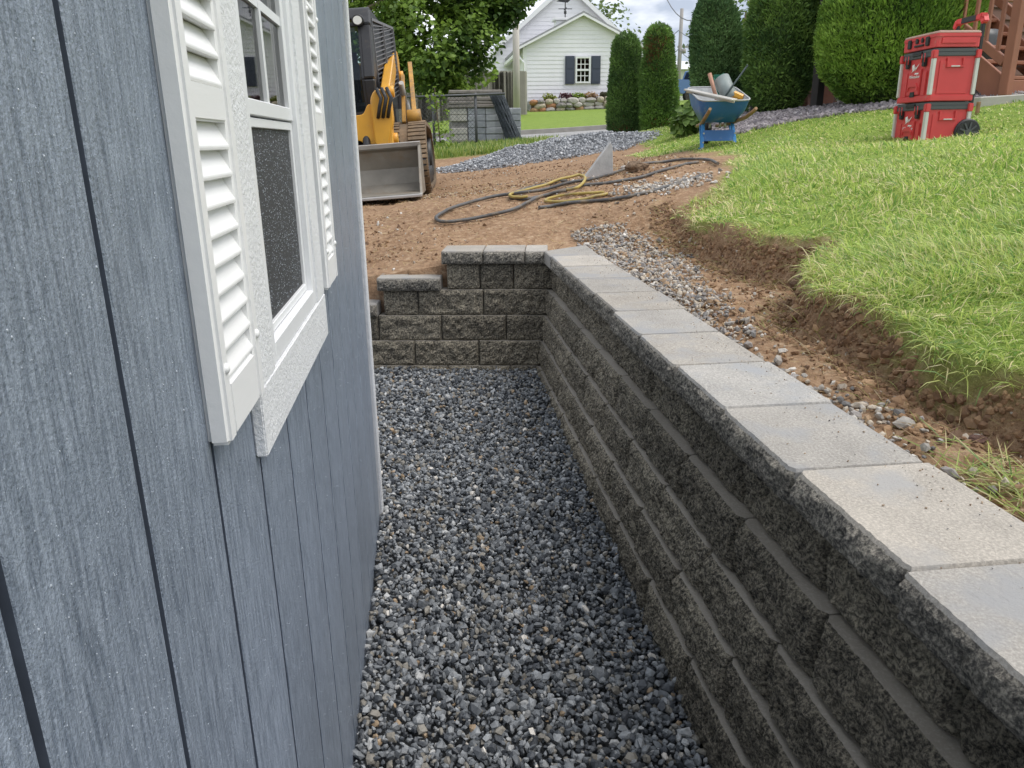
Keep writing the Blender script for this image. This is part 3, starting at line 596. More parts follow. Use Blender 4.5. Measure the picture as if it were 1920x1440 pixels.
stones('bank_clods', np.c_[a, b, ground_z(a, b)+rng.uniform(-.008, .003, nb)], np.clip(rng.lognormal(math.log(.012), .5, nb), .005, .036), [(.27,.165,.094),(.19,.113,.066),(.35,.225,.13),(.23,.14,.085)], [.4,.3,.2,.1], M_STONE_DRY, 'crumbling brown clods of the cut bank under the turf', 'soil clods', tilt=1, jag=.3, flat=(1, .9, .8))
# pale stone patch beside the hose
a = rng.normal(1.85, .20, 420); b = rng.normal(5.95, .13, 420)
stones('pale_pebbles', np.c_[a, b, ground_z(a, b)+.008], rng.uniform(.016, .035, 420), TAN, [.3,.1,.35,.05,.05,.3], M_STONE_DRY, 'patch of pale pebbles on the soil inside the hose loops', 'pebbles', jag=.2)
# heap of blue stone on the drive
def heap_h(x, y):
    h = .17*np.exp(-(((x-2.25)/.75)**2+((y-12.2)/.75)**2))+.15*np.exp(-(((x-1.45)/.7)**2+((y-11.9)/.6)**2))+.09*np.exp(-(((x-3.0)/.5)**2+((y-12.0)/.5)**2))+.07*np.exp(-(((x-.7)/.6)**2+((y-11.3)/.4)**2))
    return h*(1+.25*n2(x, y, 2.5, 77))-.028
a, b = jgrid(-.5, 4.2, 10.2, 13.4, .030); h = heap_h(a, b); k = (h > -.008+.02*rng.random(len(a))); a, b, h = a[k], b[k], h[k]
hx, hy = np.meshgrid(np.linspace(-.8, 4.4, 70), np.linspace(10, 13.6, 50)); hz = base_z(hx, hy)+heap_h(hx, hy)-.02
ii = np.arange(hx.size).reshape(hx.shape)
heap = obj('gravel_heap', np_mesh('gravel_heap', np.stack([hx, hy, hz], -1).reshape(-1, 3), [np.stack([ii[:-1, :-1], ii[:-1, 1:], ii[1:, 1:], ii[1:, :-1]], -1).reshape(-1, 4)], smooth=True), mat('heap_core', (.24, .25, .265), .9, var=.4, vscale=25, bump=.8, bscale=30))
tag(heap, 'low heap of blue-grey gravel in front of the kerb and trimmed hedges', 'gravel heap')
BL2 = [(.36,.37,.385),(.26,.27,.285),(.46,.47,.485),(.18,.185,.195),(.56,.565,.57)]
ho = stones('heap_stone', np.c_[a, b, base_z(a, b)+h+rng.uniform(-.01, .02, len(a))], np.clip(rng.lognormal(math.log(.027), .3, len(a)), .015, .06), BL2, [.35,.25,.2,.12,.08], M_STONE_DRY, None, None, jag=.3)
ho.parent = heap
# ------------------------------------------------------------------ grass
M_GRASS = mat('grass_blade', attr=True, rough=.42, spec=.5, trans=.48)
def blades(name, X, Y, Z, Ln, Wd, phi0, phi1, az, col, label):
    n = len(X); ts = np.array([0, .38, .74, 1.0]); ws = np.array([.8, 1, .7]); V = np.zeros((n, 7, 3))
    px = np.zeros(n); pz = np.zeros(n); d = np.stack([np.cos(az), np.sin(az)], -1); s = np.stack([-np.sin(az), np.cos(az)], -1)
    tw = rng.normal(0, .5, n)
    for i, t in enumerate(ts):
        if i:
            st = (ts[i]-ts[i-1])*Ln; ph = phi0+phi1*(ts[i]+ts[i-1])/2; px = px+st*np.sin(ph); pz = pz+st*np.cos(ph)
        c = np.stack([X+d[:, 0]*px, Y+d[:, 1]*px, Z+pz], -1)
        if i < 3:
            w = (Wd*ws[i]/2); sx = np.stack([s[:, 0]*w, s[:, 1]*w, w*np.sin(tw)], -1); V[:, 2*i] = c-sx; V[:, 2*i+1] = c+sx
        else: V[:, 6] = c
    o = 7*np.arange(n)[:, None]
    q = np.concatenate([np.array([[0, 1, 3, 2]])+o, np.array([[2, 3, 5, 4]])+o]); tri = np.array([[4, 5, 6]])+o
    me = np_mesh(name, V.reshape(-1, 3), [q, tri], col=np.repeat(col, 7, 0), smooth=True)
    return tag(obj(name, me, M_GRASS), label, 'grass', kind='stuff')
GP = np.array([(.275,.40,.08),(.41,.53,.13),(.56,.60,.20),(.155,.285,.06),(.72,.65,.38)])
def sample(n, x1, y0, y1, dmin, dmax):
    a = rng.uniform(1.1, x1, n); b = rng.uniform(y0, y1, n); d = np.hypot(a, b); k = (a > edge_x(b)-.01) & (d >= dmin) & (d < dmax) & (a < .5+1.1*b+1.0) ; return a[k], b[k]
gs = []
for (n, x1, y0, y1, d0, d1) in ((165000, 4.6, .7, 4.4, 0, 3.4), (125000, 6.5, 1.2, 6.6, 3.4, 6.0), (105000, 8.5, 4.2, 13, 6.0, 14)):
    gs.append(sample(n, x1, y0, y1, d0, d1))
X = np.concatenate([g_[0] for g_ in gs]); Y = np.concatenate([g_[1] for g_ in gs]); D = np.hypot(X, Y)
# thin, worn turf near the soil in the distance, keep off the tool boxes' footprint and stone mulch
thin = n2(X, Y, 1.4, 90)+.9*np.clip((X-edge_x(Y))/.5, 0, 1)
mul = (Y > 9.5+.25*n2(X, Y, 1.2, 92)-.55*np.clip(X-4.0, 0, 2)) & (X > 3.62+.15*(Y-9))       # bed of stone mulch under the hedges
k = ((thin > .15) | (Y < 5.2)) & ~mul; X, Y, D = X[k], Y[k], D[k]
Z = ground_z(X, Y)-.004; ed = X-edge_x(Y); n = len(X)
tuft = n2(X, Y, 5, 93, 3); near = sstep(5.5, 2.0, D)
Ln = (.055+.024*near+.034*tuft)*rng.uniform(.5, 1.4, n); Ln *= np.where(ed < .07, rng.uniform(.7, 1.25, n), 1); Ln *= 1-.35*sstep(6, 10, D)
az = math.pi+.35+2.6*n2(X, Y, 1.6, 94, 2)+rng.normal(0, 1.1, n)                     # combed down the slope by the rain
phi0 = np.clip(rng.normal(.75, .35, n)+.2*near-.5*tuft, 0, 1.4); phi1 = rng.uniform(.4, 1.3, n)+np.where(ed < .10, .5, 0)
sh_ = rng.random(n) < .33; Ln = np.where(sh_, Ln*.55, Ln); phi0 = np.where(sh_, phi0*.35, phi0)
Wd = (.0021+.0009*np.clip(D-2.2, 0, 9))*rng.uniform(.5, 1.6, n)
mixv = np.clip(.45+.5*n2(X, Y, 1.2, 95)+rng.normal(0, .2, n), 0, 1)
col = GP[0]*(1-mixv)[:, None]+GP[2]*mixv[:, None]; sel = rng.random(n); col[sel < .2] = GP[3]; col[(sel > .2) & (sel < .4)] = GP[1]; dry = (sel > .88-.25*np.clip(n2(X, Y, .8, 97), 0, 1)) | ((sel > .6) & (ed < .35) & (Y > 4.4)); col[dry] = GP[4]; col *= rng.uniform(.85, 1.4, (n, 1))
blades('lawn_grass', X, Y, Z, Ln, Wd, phi0, phi1, az, col, 'long bright green grass of the lawn above the cut bank')
# hanging roots and straw along the cut face, scattered blades on the soil
n = 1500; yb = rng.uniform(.9, 5.4, n); xb = edge_x(yb)-rng.uniform(0, .16, n)**1.0; zb = ground_z(xb, yb)+.0
cc = np.array([(.42,.34,.18),(.32,.36,.10),(.28,.19,.10)])[rng.integers(0, 3, n)]
blades('bank_roots', xb, yb, zb, rng.uniform(.03, .11, n), np.full(n, .0022), rng.uniform(.6, 1.5, n), rng.uniform(.2, 1.2, n), math.pi+rng.normal(0, .9, n), cc, 'straw coloured roots and stray blades hanging from the cut soil bank')
n = 5200; xb = rng.uniform(-.2, 2.35, n); yb = rng.uniform(13.2, 15.9, n); 
blades('verge_grass', xb, yb, base_z(xb, yb), rng.uniform(.08, .2, n), np.full(n, .016), rng.uniform(0, .5, n), rng.uniform(.2, .9, n), rng.uniform(0, 6.28, n), GP[rng.integers(0, 4, n)]*.8, 'rough green verge grass in front of the wrapped block pallet')
n = 5200; xb = rng.uniform(-1.6, 2.9, n); yb = 4.8+4.6*rng.random(n)**1.3; k = (xb < edge_x(yb)+.05) & ~in_trench(xb, yb-.12); xb, yb = xb[k], yb[k]; n = len(xb)
xb2 = rng.uniform(1.02, 1.9, 1500); yb2 = rng.uniform(.9, 4.9, 1500); k = xb2 < edge_x(yb2); xb = np.r_[xb, xb2[k]]; yb = np.r_[yb, yb2[k]]; n = len(xb)
blades('straw_litter', xb, yb, ground_z(xb, yb)+.005, rng.uniform(.02, .075, n), .0014+.0006*yb, rng.uniform(1.1, 1.6, n), rng.uniform(-.1, .35, n), rng.uniform(0, 6.28, n), np.array([(.55,.42,.22),(.38,.26,.13),(.24,.14,.08),(.62,.52,.32)])[rng.integers(0, 4, n)], 'fine straw and root litter strewn over the bare soil')
n = 260; xb = rng.normal(1.11, .05, n); yb = rng.normal(1.26, .09, n)
blades('grass_clippings', xb, yb, ground_z(xb, yb)+.008, rng.uniform(.04, .11, n), np.full(n, .0024), rng.uniform(.9, 1.5, n), rng.uniform(0, .6, n), rng.uniform(0, 6.28, n), GP[rng.integers(0, 5, n)], 'loose yellow-green grass clippings beside the nearest wall caps')
# stone mulch
a = rng.uniform(3.4, 8.6, 16000); b = rng.uniform(8.0, 13.6, 16000); k = (b > 9.4+.25*n2(a, b, 1.2, 92)-.55*np.clip(a-4.0, 0, 2)) & (a > 3.55+.15*(b-9)); a, b = a[k], b[k]
stones('stone_mulch', np.c_[a, b, ground_z(a, b)+.012], rng.uniform(.035, .08, len(a)), [(.26,.23,.235),(.35,.31,.31),(.19,.17,.18),(.46,.42,.41)], [.4,.3,.2,.1], M_STONE_DRY, 'purplish stone mulch spread under the hedges', 'stone mulch', jag=.25)
# ------------------------------------------------------------------ clipped evergreens
M_LEAF = mat('conifer_spray', attr=True, rough=.6, spec=.25, trans=.2)
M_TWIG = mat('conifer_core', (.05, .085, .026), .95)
M_BARK = mat('bark', (.13, .095, .07), .9, var=.3, vscale=20, bump=.8, bscale=30, stretch=(1, 1, .25))
def profr(prof, t): return np.interp(t, [p[0] for p in prof], [p[1] for p in prof])
def evergreen(name, label, base, h, prof, n, leaf, pal, seed, lean=(0, 0), brown=None, rough=.035, group=None, up=.5, squash=1.0):
    """clipped conifer: prof = list of (height fraction, radius)"""
    r0 = np.random.default_rng(seed)
    t_ = thing(name, label, 'hedge', base, 0, group)
    def surf(t, a, k=1.0):
        r = profr(prof, t)*(1+rough*fbm(np.stack([np.cos(a)*2.2, np.sin(a)*2.2, t*h*1.6], -1), seed, 3)*2.2)*k
        return np.stack([r*np.cos(a)+lean[0]*t*h, squash*r*np.sin(a)+lean[1]*t*h, t*h], -1)
    # dark core just inside
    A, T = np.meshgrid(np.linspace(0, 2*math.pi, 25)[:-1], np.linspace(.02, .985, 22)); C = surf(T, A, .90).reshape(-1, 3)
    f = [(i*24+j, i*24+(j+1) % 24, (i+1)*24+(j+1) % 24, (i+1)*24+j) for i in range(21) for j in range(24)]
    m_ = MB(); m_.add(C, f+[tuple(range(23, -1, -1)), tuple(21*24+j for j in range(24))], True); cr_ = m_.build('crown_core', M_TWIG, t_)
    trk = MB(); trk.tube([(0, 0, -.12), (lean[0]*.3*h, lean[1]*.3*h, h*.3)], [.07, .05], 7); trk.build('trunk', M_BARK, t_)
    # area-weighted heights
    tt = np.linspace(0, 1, 200); w = profr(prof, tt)+.05; w /= w.sum(); t = np.clip(r0.choice(tt, n, p=w)+r0.uniform(-.003, .003, n), .004, .999); a = r0.uniform(0, 2*math.pi, n)
    P = surf(t, a, 1); e = .01; N = np.cross(surf(t, a+e)-P, surf(np.minimum(t+e, 1), a)-surf(np.maximum(t-e, 0), a)); N /= np.linalg.norm(N, axis=1)[:, None]+1e-9
    depth = r0.random(n)**1.6*.055; P = P-N*depth[:, None]
    dirn = N*.55+np.array([0, 0, up])+r0.normal(0, .45, (n, 3)); dirn /= np.linalg.norm(dirn, axis=1)[:, None]
    side = np.cross(dirn, r0.normal(size=(n, 3))); side /= np.linalg.norm(side, axis=1)[:, None]
    s = leaf*r0.uniform(.6, 1.4, n)[:, None]
    V = np.stack([P-side*s*.10, P+side*s*.10, P+dirn*s*.55+side*s*.19, P+dirn*s*1.2, P+dirn*s*.5-side*s*.19], 1)
    Fq = (np.array([[0, 1, 2, 3, 4]])+5*np.arange(n)[:, None])
    pal = np.array(pal); cl = fbm(P*3.0, seed+3, 3); mixv = np.clip(.45+.8*cl+r0.normal(0, .2, n), 0, 1)[:, None]; c = pal[0]*(1-mixv)+pal[1]*mixv; c *= r0.uniform(.75, 1.25, (n, 1))
    if brown is not None:
        for (bt, ba, br, strength) in brown:
            dd = ((t-bt)*h/br)**2+(np.angle(np.exp(1j*(a-ba)))*profr(prof, t)/br)**2; kk = r0.random(n) < strength*np.exp(-dd); c[kk] = np.array((.20, .10, .045))*r0.uniform(.7, 1.3, (kk.sum(), 1))
    fo = obj('foliage', np_mesh('foliage', V.reshape(-1, 3), [Fq], col=np.repeat(c, 5, 0)), M_LEAF, t_); tag(fo, kind='stuff')
    return t_
DKG = [(.075,.145,.045),(.21,.34,.09)]; MDG = [(.085,.165,.045),(.25,.40,.095)]; BRG = [(.10,.20,.03),(.33,.50,.085)]
colm = [(0,.42),(.05,.62),(.2,.70),(.5,.66),(.75,.54),(.88,.50),(.95,.38),(.985,.2),(1,.03)]
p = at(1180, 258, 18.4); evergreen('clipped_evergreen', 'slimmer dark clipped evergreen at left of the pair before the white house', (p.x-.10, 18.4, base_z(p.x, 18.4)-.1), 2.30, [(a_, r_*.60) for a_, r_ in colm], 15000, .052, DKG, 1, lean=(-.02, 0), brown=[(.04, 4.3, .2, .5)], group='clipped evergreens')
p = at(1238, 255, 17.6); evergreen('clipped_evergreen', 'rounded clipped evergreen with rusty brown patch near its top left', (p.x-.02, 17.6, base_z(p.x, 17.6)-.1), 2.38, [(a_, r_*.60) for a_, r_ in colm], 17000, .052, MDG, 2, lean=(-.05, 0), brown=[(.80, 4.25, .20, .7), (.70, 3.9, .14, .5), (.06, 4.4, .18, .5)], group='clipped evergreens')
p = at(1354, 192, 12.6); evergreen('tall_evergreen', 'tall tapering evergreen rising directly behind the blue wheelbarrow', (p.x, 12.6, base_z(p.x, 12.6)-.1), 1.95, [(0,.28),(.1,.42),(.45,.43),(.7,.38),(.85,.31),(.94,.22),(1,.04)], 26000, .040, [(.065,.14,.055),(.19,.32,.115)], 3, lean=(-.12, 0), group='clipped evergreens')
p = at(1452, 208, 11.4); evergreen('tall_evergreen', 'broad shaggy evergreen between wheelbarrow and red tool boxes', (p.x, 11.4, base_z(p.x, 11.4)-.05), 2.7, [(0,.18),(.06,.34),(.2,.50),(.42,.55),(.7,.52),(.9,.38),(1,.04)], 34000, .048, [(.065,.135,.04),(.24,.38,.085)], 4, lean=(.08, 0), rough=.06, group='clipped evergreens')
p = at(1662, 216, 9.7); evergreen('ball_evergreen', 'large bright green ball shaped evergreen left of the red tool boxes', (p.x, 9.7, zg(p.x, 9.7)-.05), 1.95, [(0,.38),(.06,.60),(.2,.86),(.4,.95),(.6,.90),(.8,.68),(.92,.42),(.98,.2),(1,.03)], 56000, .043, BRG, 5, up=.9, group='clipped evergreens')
# ------------------------------------------------------------------ compact track loader (front faces -y)
M_YEL = mat('machine_yellow', (.72, .36, .035), .42, var=.1, vscale=5, bump=.05, dirt=((.30, .22, .14), 6, .56), coat=.2)
M_YELD = mat('machine_yellow_dirty', (.50, .27, .05), .55, var=.2, vscale=6, dirt=((.17, .12, .08), 5, .47))
M_BLK = mat('machine_black', (.022, .022, .024), .45, var=.2, vscale=10, dirt=((.10, .08, .06), 7, .6))
M_RUB = mat('track_rubber', (.155, .115, .075), .85, var=.3, vscale=14, bump=.5, bscale=60, dirt=((.27, .185, .11), 5, .45))
M_STL = mat('bucket_steel', (.27, .245, .205), .55, metal=.35, var=.28, vscale=5, bump=.25, bscale=30, dirt=((.26, .19, .125), 4, .52))
M_EDGE = mat('cutting_edge', (.50, .49, .47), .4, metal=.5, var=.15, vscale=8)
M_CABG = glass_mat('cab_glass', (.33, .44, .40))
M_LENS = mat('lamp_lens', (.75, .75, .70), .15)
M_SEAT = mat('seat_vinyl', (.03, .03, .03), .6)
lp = at(742, 350, 9.9)
ldr = thing('track_loader', 'yellow and black compact track loader with a worn steel bucket beside the shed', 'loader', (-.88, 9.35, .79), R(-3)); ldr.rotation_euler = (0, R(-3.5), R(-3)); ldr.scale = (1, 1, .90)
def lpart(name, mt, fn, bevel=0, par=None, seg=1): return part(name, mt, par or ldr, fn, bevel, seg)
def rounded(poly, r, n=4):
    o = []
    k = len(poly)
    for i in range(k):
        p0 = Vector(poly[i-1]); p1 = Vector(poly[i]); p2 = Vector(poly[(i+1) % k]); a = (p0-p1); b = (p2-p1); rr = min(r, a.length*.48, b.length*.48); a.normalize(); b.normalize()
        for j in range(n+1):
            t = j/n; q = (p1+a*rr)*(1-t)**2+p1*2*t*(1-t)+(p1+b*rr)*t*t; o.append((q.x, q.y))
    return o
tp = rounded([(-1.0, .30), (-.62, .80), (.72, .74), (1.02, .42), (.86, .02), (-.80, .02)], .26, 6)
def resample(poly, st):
    P = [Vector(p) for p in poly]; P.append(P[0]); out_ = []; d = 0; nxt = 0
    for a, b in zip(P[:-1], P[1:]):
        l_ = (b-a).length
        while nxt <= d+l_ and l_ > 0: out_.append((a+(b-a)*((nxt-d)/l_), (b-a).normalized())); nxt += st
        d += l_
    return out_
for sx in (-1, 1):
    x0, x1 = (.53, 1.0) if sx > 0 else (-1.0, -.53)
    inner = rounded([(-.965, .31), (-.60, .765), (.70, .705), (.985, .41), (.845, .055), (-.785, .055)], .24, 6)
    def belt(q):
        n_ = len(tp)
        V = [(x, y_, z_) for x in (x0, x1) for (y_, z_) in tp]+[(x, y_, z_) for x in (x0, x1) for (y_, z_) in inner]
        f = []
        for i in range(n_):
            j = (i+1) % n_; f += [(i, j, n_+j, n_+i), (2*n_+i, 3*n_+i, 3*n_+j, 2*n_+j), (i, 2*n_+i, 2*n_+j, j), (n_+i, n_+j, 3*n_+j, 3*n_+i)]
        q.add(V, f)
    tk = lpart('track', M_RUB, belt)
    def lugs(q):
        for i, (p_, d_) in enumerate(resample(tp, .062)):
            a_ = math.atan2(d_.y, d_.x); rot = Matrix.Rotation(a_, 3, 'X'); nrm = Vector((0, d_.y, -d_.x)); nrm = nrm if (p_-Vector((0, .4))).dot(Vector((nrm.y, nrm.z))) > 0 else -nrm
            for xa, xb in ((x0+.008, x0+.19), (x1-.19, x1-.008)):
                q.box(Vector(((xa+xb)/2, p_.x, p_.y))+nrm*.012, (xb-xa, .044, .026), rot)
    lpart('tread_lugs', M_RUB, lugs, par=tk)
    lpart('track_frame', M_BLK, lambda q: q.prism(rounded([(-.75, .14), (-.5, .56), (.6, .56), (.8, .36), (.7, .14)], .1), 0, x0+.08, x1-.05), .01, tk)
    for yy, zz, rr in ((-.74, .30, .22), (.76, .36, .25), (-.42, .16, .10), (-.14, .16, .10), (.14, .16, .10), (.42, .16, .10)):
        lpart('roller', M_BLK, lambda q: q.cyl((x0+.04, yy, zz), (x1-.02, yy, zz), rr, 18), .006, tk)
lpart('chassis', M_BLK, lambda q: (q.bb((-.5, -.75, .28), (.5, .95, .78)), q.bb((-.60, .60, .70), (.60, 1.05, 1.45))), .02)
lpart('front_frame', M_YEL, lambda q: q.prism(rounded([(-.53, .66), (-.53, .98), (-.46, 1.02), (-.40, .90), (.40, .90), (.46, 1.02), (.53, .98), (.53, .66), (.46, .46), (.34, .63), (-.34, .63), (-.46, .46)], .04, 3), 1, -.98, -.80), .012)
for x_ in (.05, .2, -.15): lpart('hydraulic_coupler', M_YEL, lambda q: q.cyl((x_, -.93, .60), (x_, -1.05, .58), .05, 10), .004)
lpart('quick_attach', M_BLK, lambda q: (q.bb((-.52, -1.12, .20), (.52, -1.02, .58)), q.cyl((-.40, -1.06, .5), (-.40, -.8, .85), .04), q.cyl((.40, -1.06, .5), (.40, -.8, .85), .04)), .01)
# cab
cabf = [(-.80, .86), (-.86, 1.25), (-.62, 1.93), (-.50, 2.05), (.40, 2.07), (.50, 1.98), (.62, .92)]
for sx in (-1, 1):
    xo = sx*.49
    def pillar(q):
        pr_ = [(-.78, .86), (-.83, 1.28), (-.62, 1.86), (-.46, 2.03)]
        for a_, b_ in zip(pr_[:-1], pr_[1:]): q.bar((xo, *a_), (xo, *b_), .085, .11, up=(1, 0, 0))
        q.bar((xo, -.46, 2.03), (xo, .5, 2.03), .08, .08); q.bar((xo, .52, .86), (xo, .46, 2.03), .08, .1); q.bar((xo, -.78, .9), (xo, .55, .9), .07, .09)
    lpart('cab_pillar', M_BLK, pillar, .015)
    sgx = xo+sx*.035
    scr = lpart('side_guard', M_BLK, lambda q: (q.prism([(-.66, 1.0), (-.70, 1.28), (-.52, 1.84), (-.42, 1.96), (-.36, 1.96), (-.36, 1.0)], 0, sgx-.006, sgx+.006)), .003)
    def slats(q):
        fl_ = lambda y_: sgx+sx*(y_+.34)*.20
        for i in range(19):
            z_ = 1.02+i*.049; q.bar((fl_(-.34), -.34, z_), (fl_(.44), .44, min(z_+.16, 1.98)), .016, .012)
        for y_ in (-.34, .05, .44): q.bar((fl_(y_), y_, 1.0), (fl_(y_), y_, 1.97), .03, .03, up=(1, 0, 0))
        q.bar((fl_(-.34), -.34, 1.97), (fl_(.44), .44, 1.97), .03)
    lpart('guard_panel', M_BLK, lambda q: q.add([(sgx-sx*.012, -.34, 1.0), (sgx-sx*.012+sx*.156, .44, 1.0), (sgx-sx*.012+sx*.156, .44, 1.96), (sgx-sx*.012, -.34, 1.96)], [(0, 1, 2, 3)]), 0, scr)
    lpart('guard_slats', mat('guard_grey', (.15, .15, .16), .5) if 'guard_grey' not in MAT else MAT['guard_grey'], slats, 0, scr)
    lpart('headlight', M_BLK, lambda q: q.cyl((sx*.43, -.64, 1.92), (sx*.43, -.72, 1.91), .062, 16), .006)
    hl = ldr.children[-1]; lpart('lens', M_LENS, lambda q: q.cyl((sx*.43, -.715, 1.91), (sx*.43, -.728, 1.91), .045, 16), 0, hl)
lpart('roof', M_BLK, lambda q: q.prism(rounded([(-.60, 1.94), (-.48, 2.085), (.5, 2.09), (.58, 2.0), (.5, 1.97)], .05), 0, -.53, .53), .02)
lpart('windscreen', M_CABG, lambda q: q.add([(-.44, -.80, .92), (.44, -.80, .92), (.44, -.835, 1.28), (-.44, -.835, 1.28), (.44, -.63, 1.88), (-.44, -.63, 1.88)], [(0, 1, 2, 3), (3, 2, 4, 5)]))
def dframe(q):
    for a_, b_ in (((-.44, -.80, .92), (-.44, -.835, 1.28)), ((-.44, -.835, 1.28), (-.44, -.63, 1.88)), ((.44, -.80, .92), (.44, -.835, 1.28)), ((.44, -.835, 1.28), (.44, -.63, 1.88)), ((-.44, -.63, 1.88), (.44, -.63, 1.88)), ((-.44, -.80, .92), (.44, -.80, .92))): q.bar(a_, b_, .05, .04)
lpart('door_frame', M_BLK, dframe, .006)
lpart('wiper', M_BLK, lambda q: (q.bar((.30, -.87, 1.15), (.05, -.79, 1.62), .018), q.bar((.05, -.80, 1.62), (-.15, -.84, 1.30), .016)))
lpart('seat', M_SEAT, lambda q: (q.bb((-.26, -.2, 1.05), (.26, .3, 1.2)), q.bb((-.26, .22, 1.2), (.26, .36, 1.75))), .05, None, 3)
lpart('joystick', M_BLK, lambda q: [(q.cyl((x_, -.35, 1.1), (x_*1.02, -.42, 1.42), .03), q.bb((x_-.05, -.47, 1.38), (x_+.05, -.38, 1.50))) for x_ in (-.3, .3)], .006)
lpart('floor_panel', M_BLK, lambda q: q.prism([(-.78, .86), (-.80, 1.0), (-.5, 1.06), (.5, 1.06), (.5, .8)], 0, -.46, .46), .01)
lpart('engine_hood', M_YEL, lambda q: q.prism(rounded([(.52, .75), (.52, 1.62), (.95, 1.55), (1.18, 1.30), (1.18, .72)], .08), 0, -.56, .56), .02)
# lift arms
armp = [(1.02, 1.34), (1.10, 1.64), (.95, 1.76), (.5, 1.72), (-.72, 1.20), (-.98, 1.02), (-1.02, .50), (-.84, .46), (-.80, .90), (-.62, 1.02), (.55, 1.50), (.85, 1.50)]
for sx in (-1, 1):
    a_, b_ = (.58, .675) if sx > 0 else (-.675, -.58)
    am = lpart('lift_arm', M_YEL, lambda q: q.prism(rounded(armp, .025, 2), 0, a_, b_), .01)
    xo = b_ if sx > 0 else a_
    for yy, zz in ((1.0, 1.45), (-.88, .62), (-.70, 1.14)): lpart('pivot_pin', M_YEL, lambda q: q.cyl((xo-.03, yy, zz), (xo+.04, yy, zz), .065, 14), .006, am)
    lpart('front_bracket', M_YEL, lambda q: q.prism(rounded([(sx*.49, .50), (sx*.49, 1.06), (sx*.55, 1.16), (sx*.70, 1.14), (sx*.70, .80), (sx*.64, .62), (sx*.60, .46)], .05, 3), 1, -1.03, -.88), .012, am)
    lpart('arm_link', M_YELD, lambda q: (q.bar((sx*.82, .80, 1.56), (sx*.88, -.40, .84), .05, .10), q.cyl((sx*.80, -.40, .86), (sx*.95, -.40, .86), .085, 14), q.bar((sx*.745, .4, 1.4), (sx*.745, -.2, .80), .045, .05)), .006)
    lpart('lift_cylinder', M_EDGE, lambda q: (q.cyl((sx*.75, -.05, 1.28), (sx*.75, .55, .85), .028), q.cyl((sx*.75, .25, 1.07), (sx*.75, .8, .68), .045)), 0)
    lpart('hydraulic_hose', M_BLK, lambda q: [q.tube([(sx*(.62+o_), -1.045, 1.16), (sx*(.66+o_), -1.10, 1.05), (sx*(.63+o_), -1.09, .95), (sx*(.60+o_), -1.04, .85)], .018, 6) for o_ in (-.05, 0, .05)], 0, am)
# bucket
bp_ = [(-1.80, .03), (-1.24, .03), (-1.13, .12), (-1.10, .30), (-1.16, .50), (-1.24, .55)]
bi_ = [(-1.80, .055), (-1.25, .055), (-1.155, .135), (-1.125, .30), (-1.185, .485), (-1.255, .53)]
bk = lpart('bucket', M_STL, lambda q: q.prism(bp_+bi_[::-1], 0, -.93, .93))
for sx in (-1, 1):
    lpart('side_plate', M_STL, lambda q: q.prism([(-1.72, .03), (-1.12, .03), (-1.08, .30), (-1.15, .52), (-1.24, .56), (-1.34, .50), (-1.62, .18)], 0, sx*.93, sx*.955), .004, bk)
lpart('cutting_edge', M_EDGE, lambda q: q.bb((-.955, -1.90, .022), (.955, -1.70, .050)), .004, bk)
lpart('top_lip', M_EDGE, lambda q: q.prism([(-1.27, .525), (-1.19, .50), (-1.17, .515), (-1.23, .575), (-1.29, .57)], 0, -.955, .955), .003, bk)
for i in range(-5, 6): lpart('edge_bolt', M_STL, lambda q: q.cyl((i*.17, -1.78, .05), (i*.17, -1.78, .056), .014, 8), 0, bk)
# ------------------------------------------------------------------ red modular tool boxes
M_RED = mat('box_red', (.66, .065, .068), .42, var=.08, vscale=6, bump=.1, bscale=120, bdist=.002, dirt=((.42, .24, .20), 7, .60))
M_BXB = mat('box_black', (.028, .029, .031), .5)
M_BXW = mat('corner_aluminium', (.66, .65, .61), .45, metal=.2, var=.1)
M_BXT = mat('dusty_lid', (.62, .44, .38), .7, var=.2, vscale=9)
M_BXG = mat('seal_grey', (.085, .09, .095), .5)
M_LOGO = mat('logo_white', (.82, .80, .79), .5)
TBR = R(-94); tb0 = Vector((4.45, 7.03, zg(4.45, 6.9)-.04))
def boxloc(z, dx=0, dy=0): return tb0+Matrix.Rotation(TBR, 3, 'Z') @ Vector((dx, dy, z))
def text_mesh(txt, size):
    cu = bpy.data.curves.new('t', 'FONT'); cu.body = txt; cu.size = size; cu.extrude = .0008; cu.align_x = 'CENTER'; cu.align_y = 'CENTER'; cu.shear = .3
    o = bpy.data.objects.new('t', cu); COL.objects.link(o); bpy.context.view_layer.update()
    me = bpy.data.meshes.new_from_object(o.evaluated_get(bpy.context.evaluated_depsgraph_get())); bpy.data.objects.remove(o); return me
TXT = text_mesh('Milwaukee', .040)
def logo(par, z, y=-.003):
    l_ = lambda n_, poly: part(n_, M_LOGO, par, lambda q: q.prism(poly, 1, y-.0025, y))
    lb = l_('logo', [(-.055, z-.012), (.01, z+.045), (-.012, z+.012), (.062, z+.060), (.0, z-.004), (.020, z+.022)])
    part('logo_stroke', M_LOGO, lb, lambda q: (q.prism([(-.055, z+.05), (-.02, z+.06), (-.012, z+.03), (-.04, z+.005)], 1, y-.0024, y), q.prism([(.0, z-.028), (.062, z-.030), (.068, z-.018), (.012, z-.015)], 1, y-.0024, y)))
    o = obj('logo_text', TXT, M_LOGO, par); o.location = (.0, y-.0015, z-.048); o.rotation_euler = (math.pi/2, 0, 0)
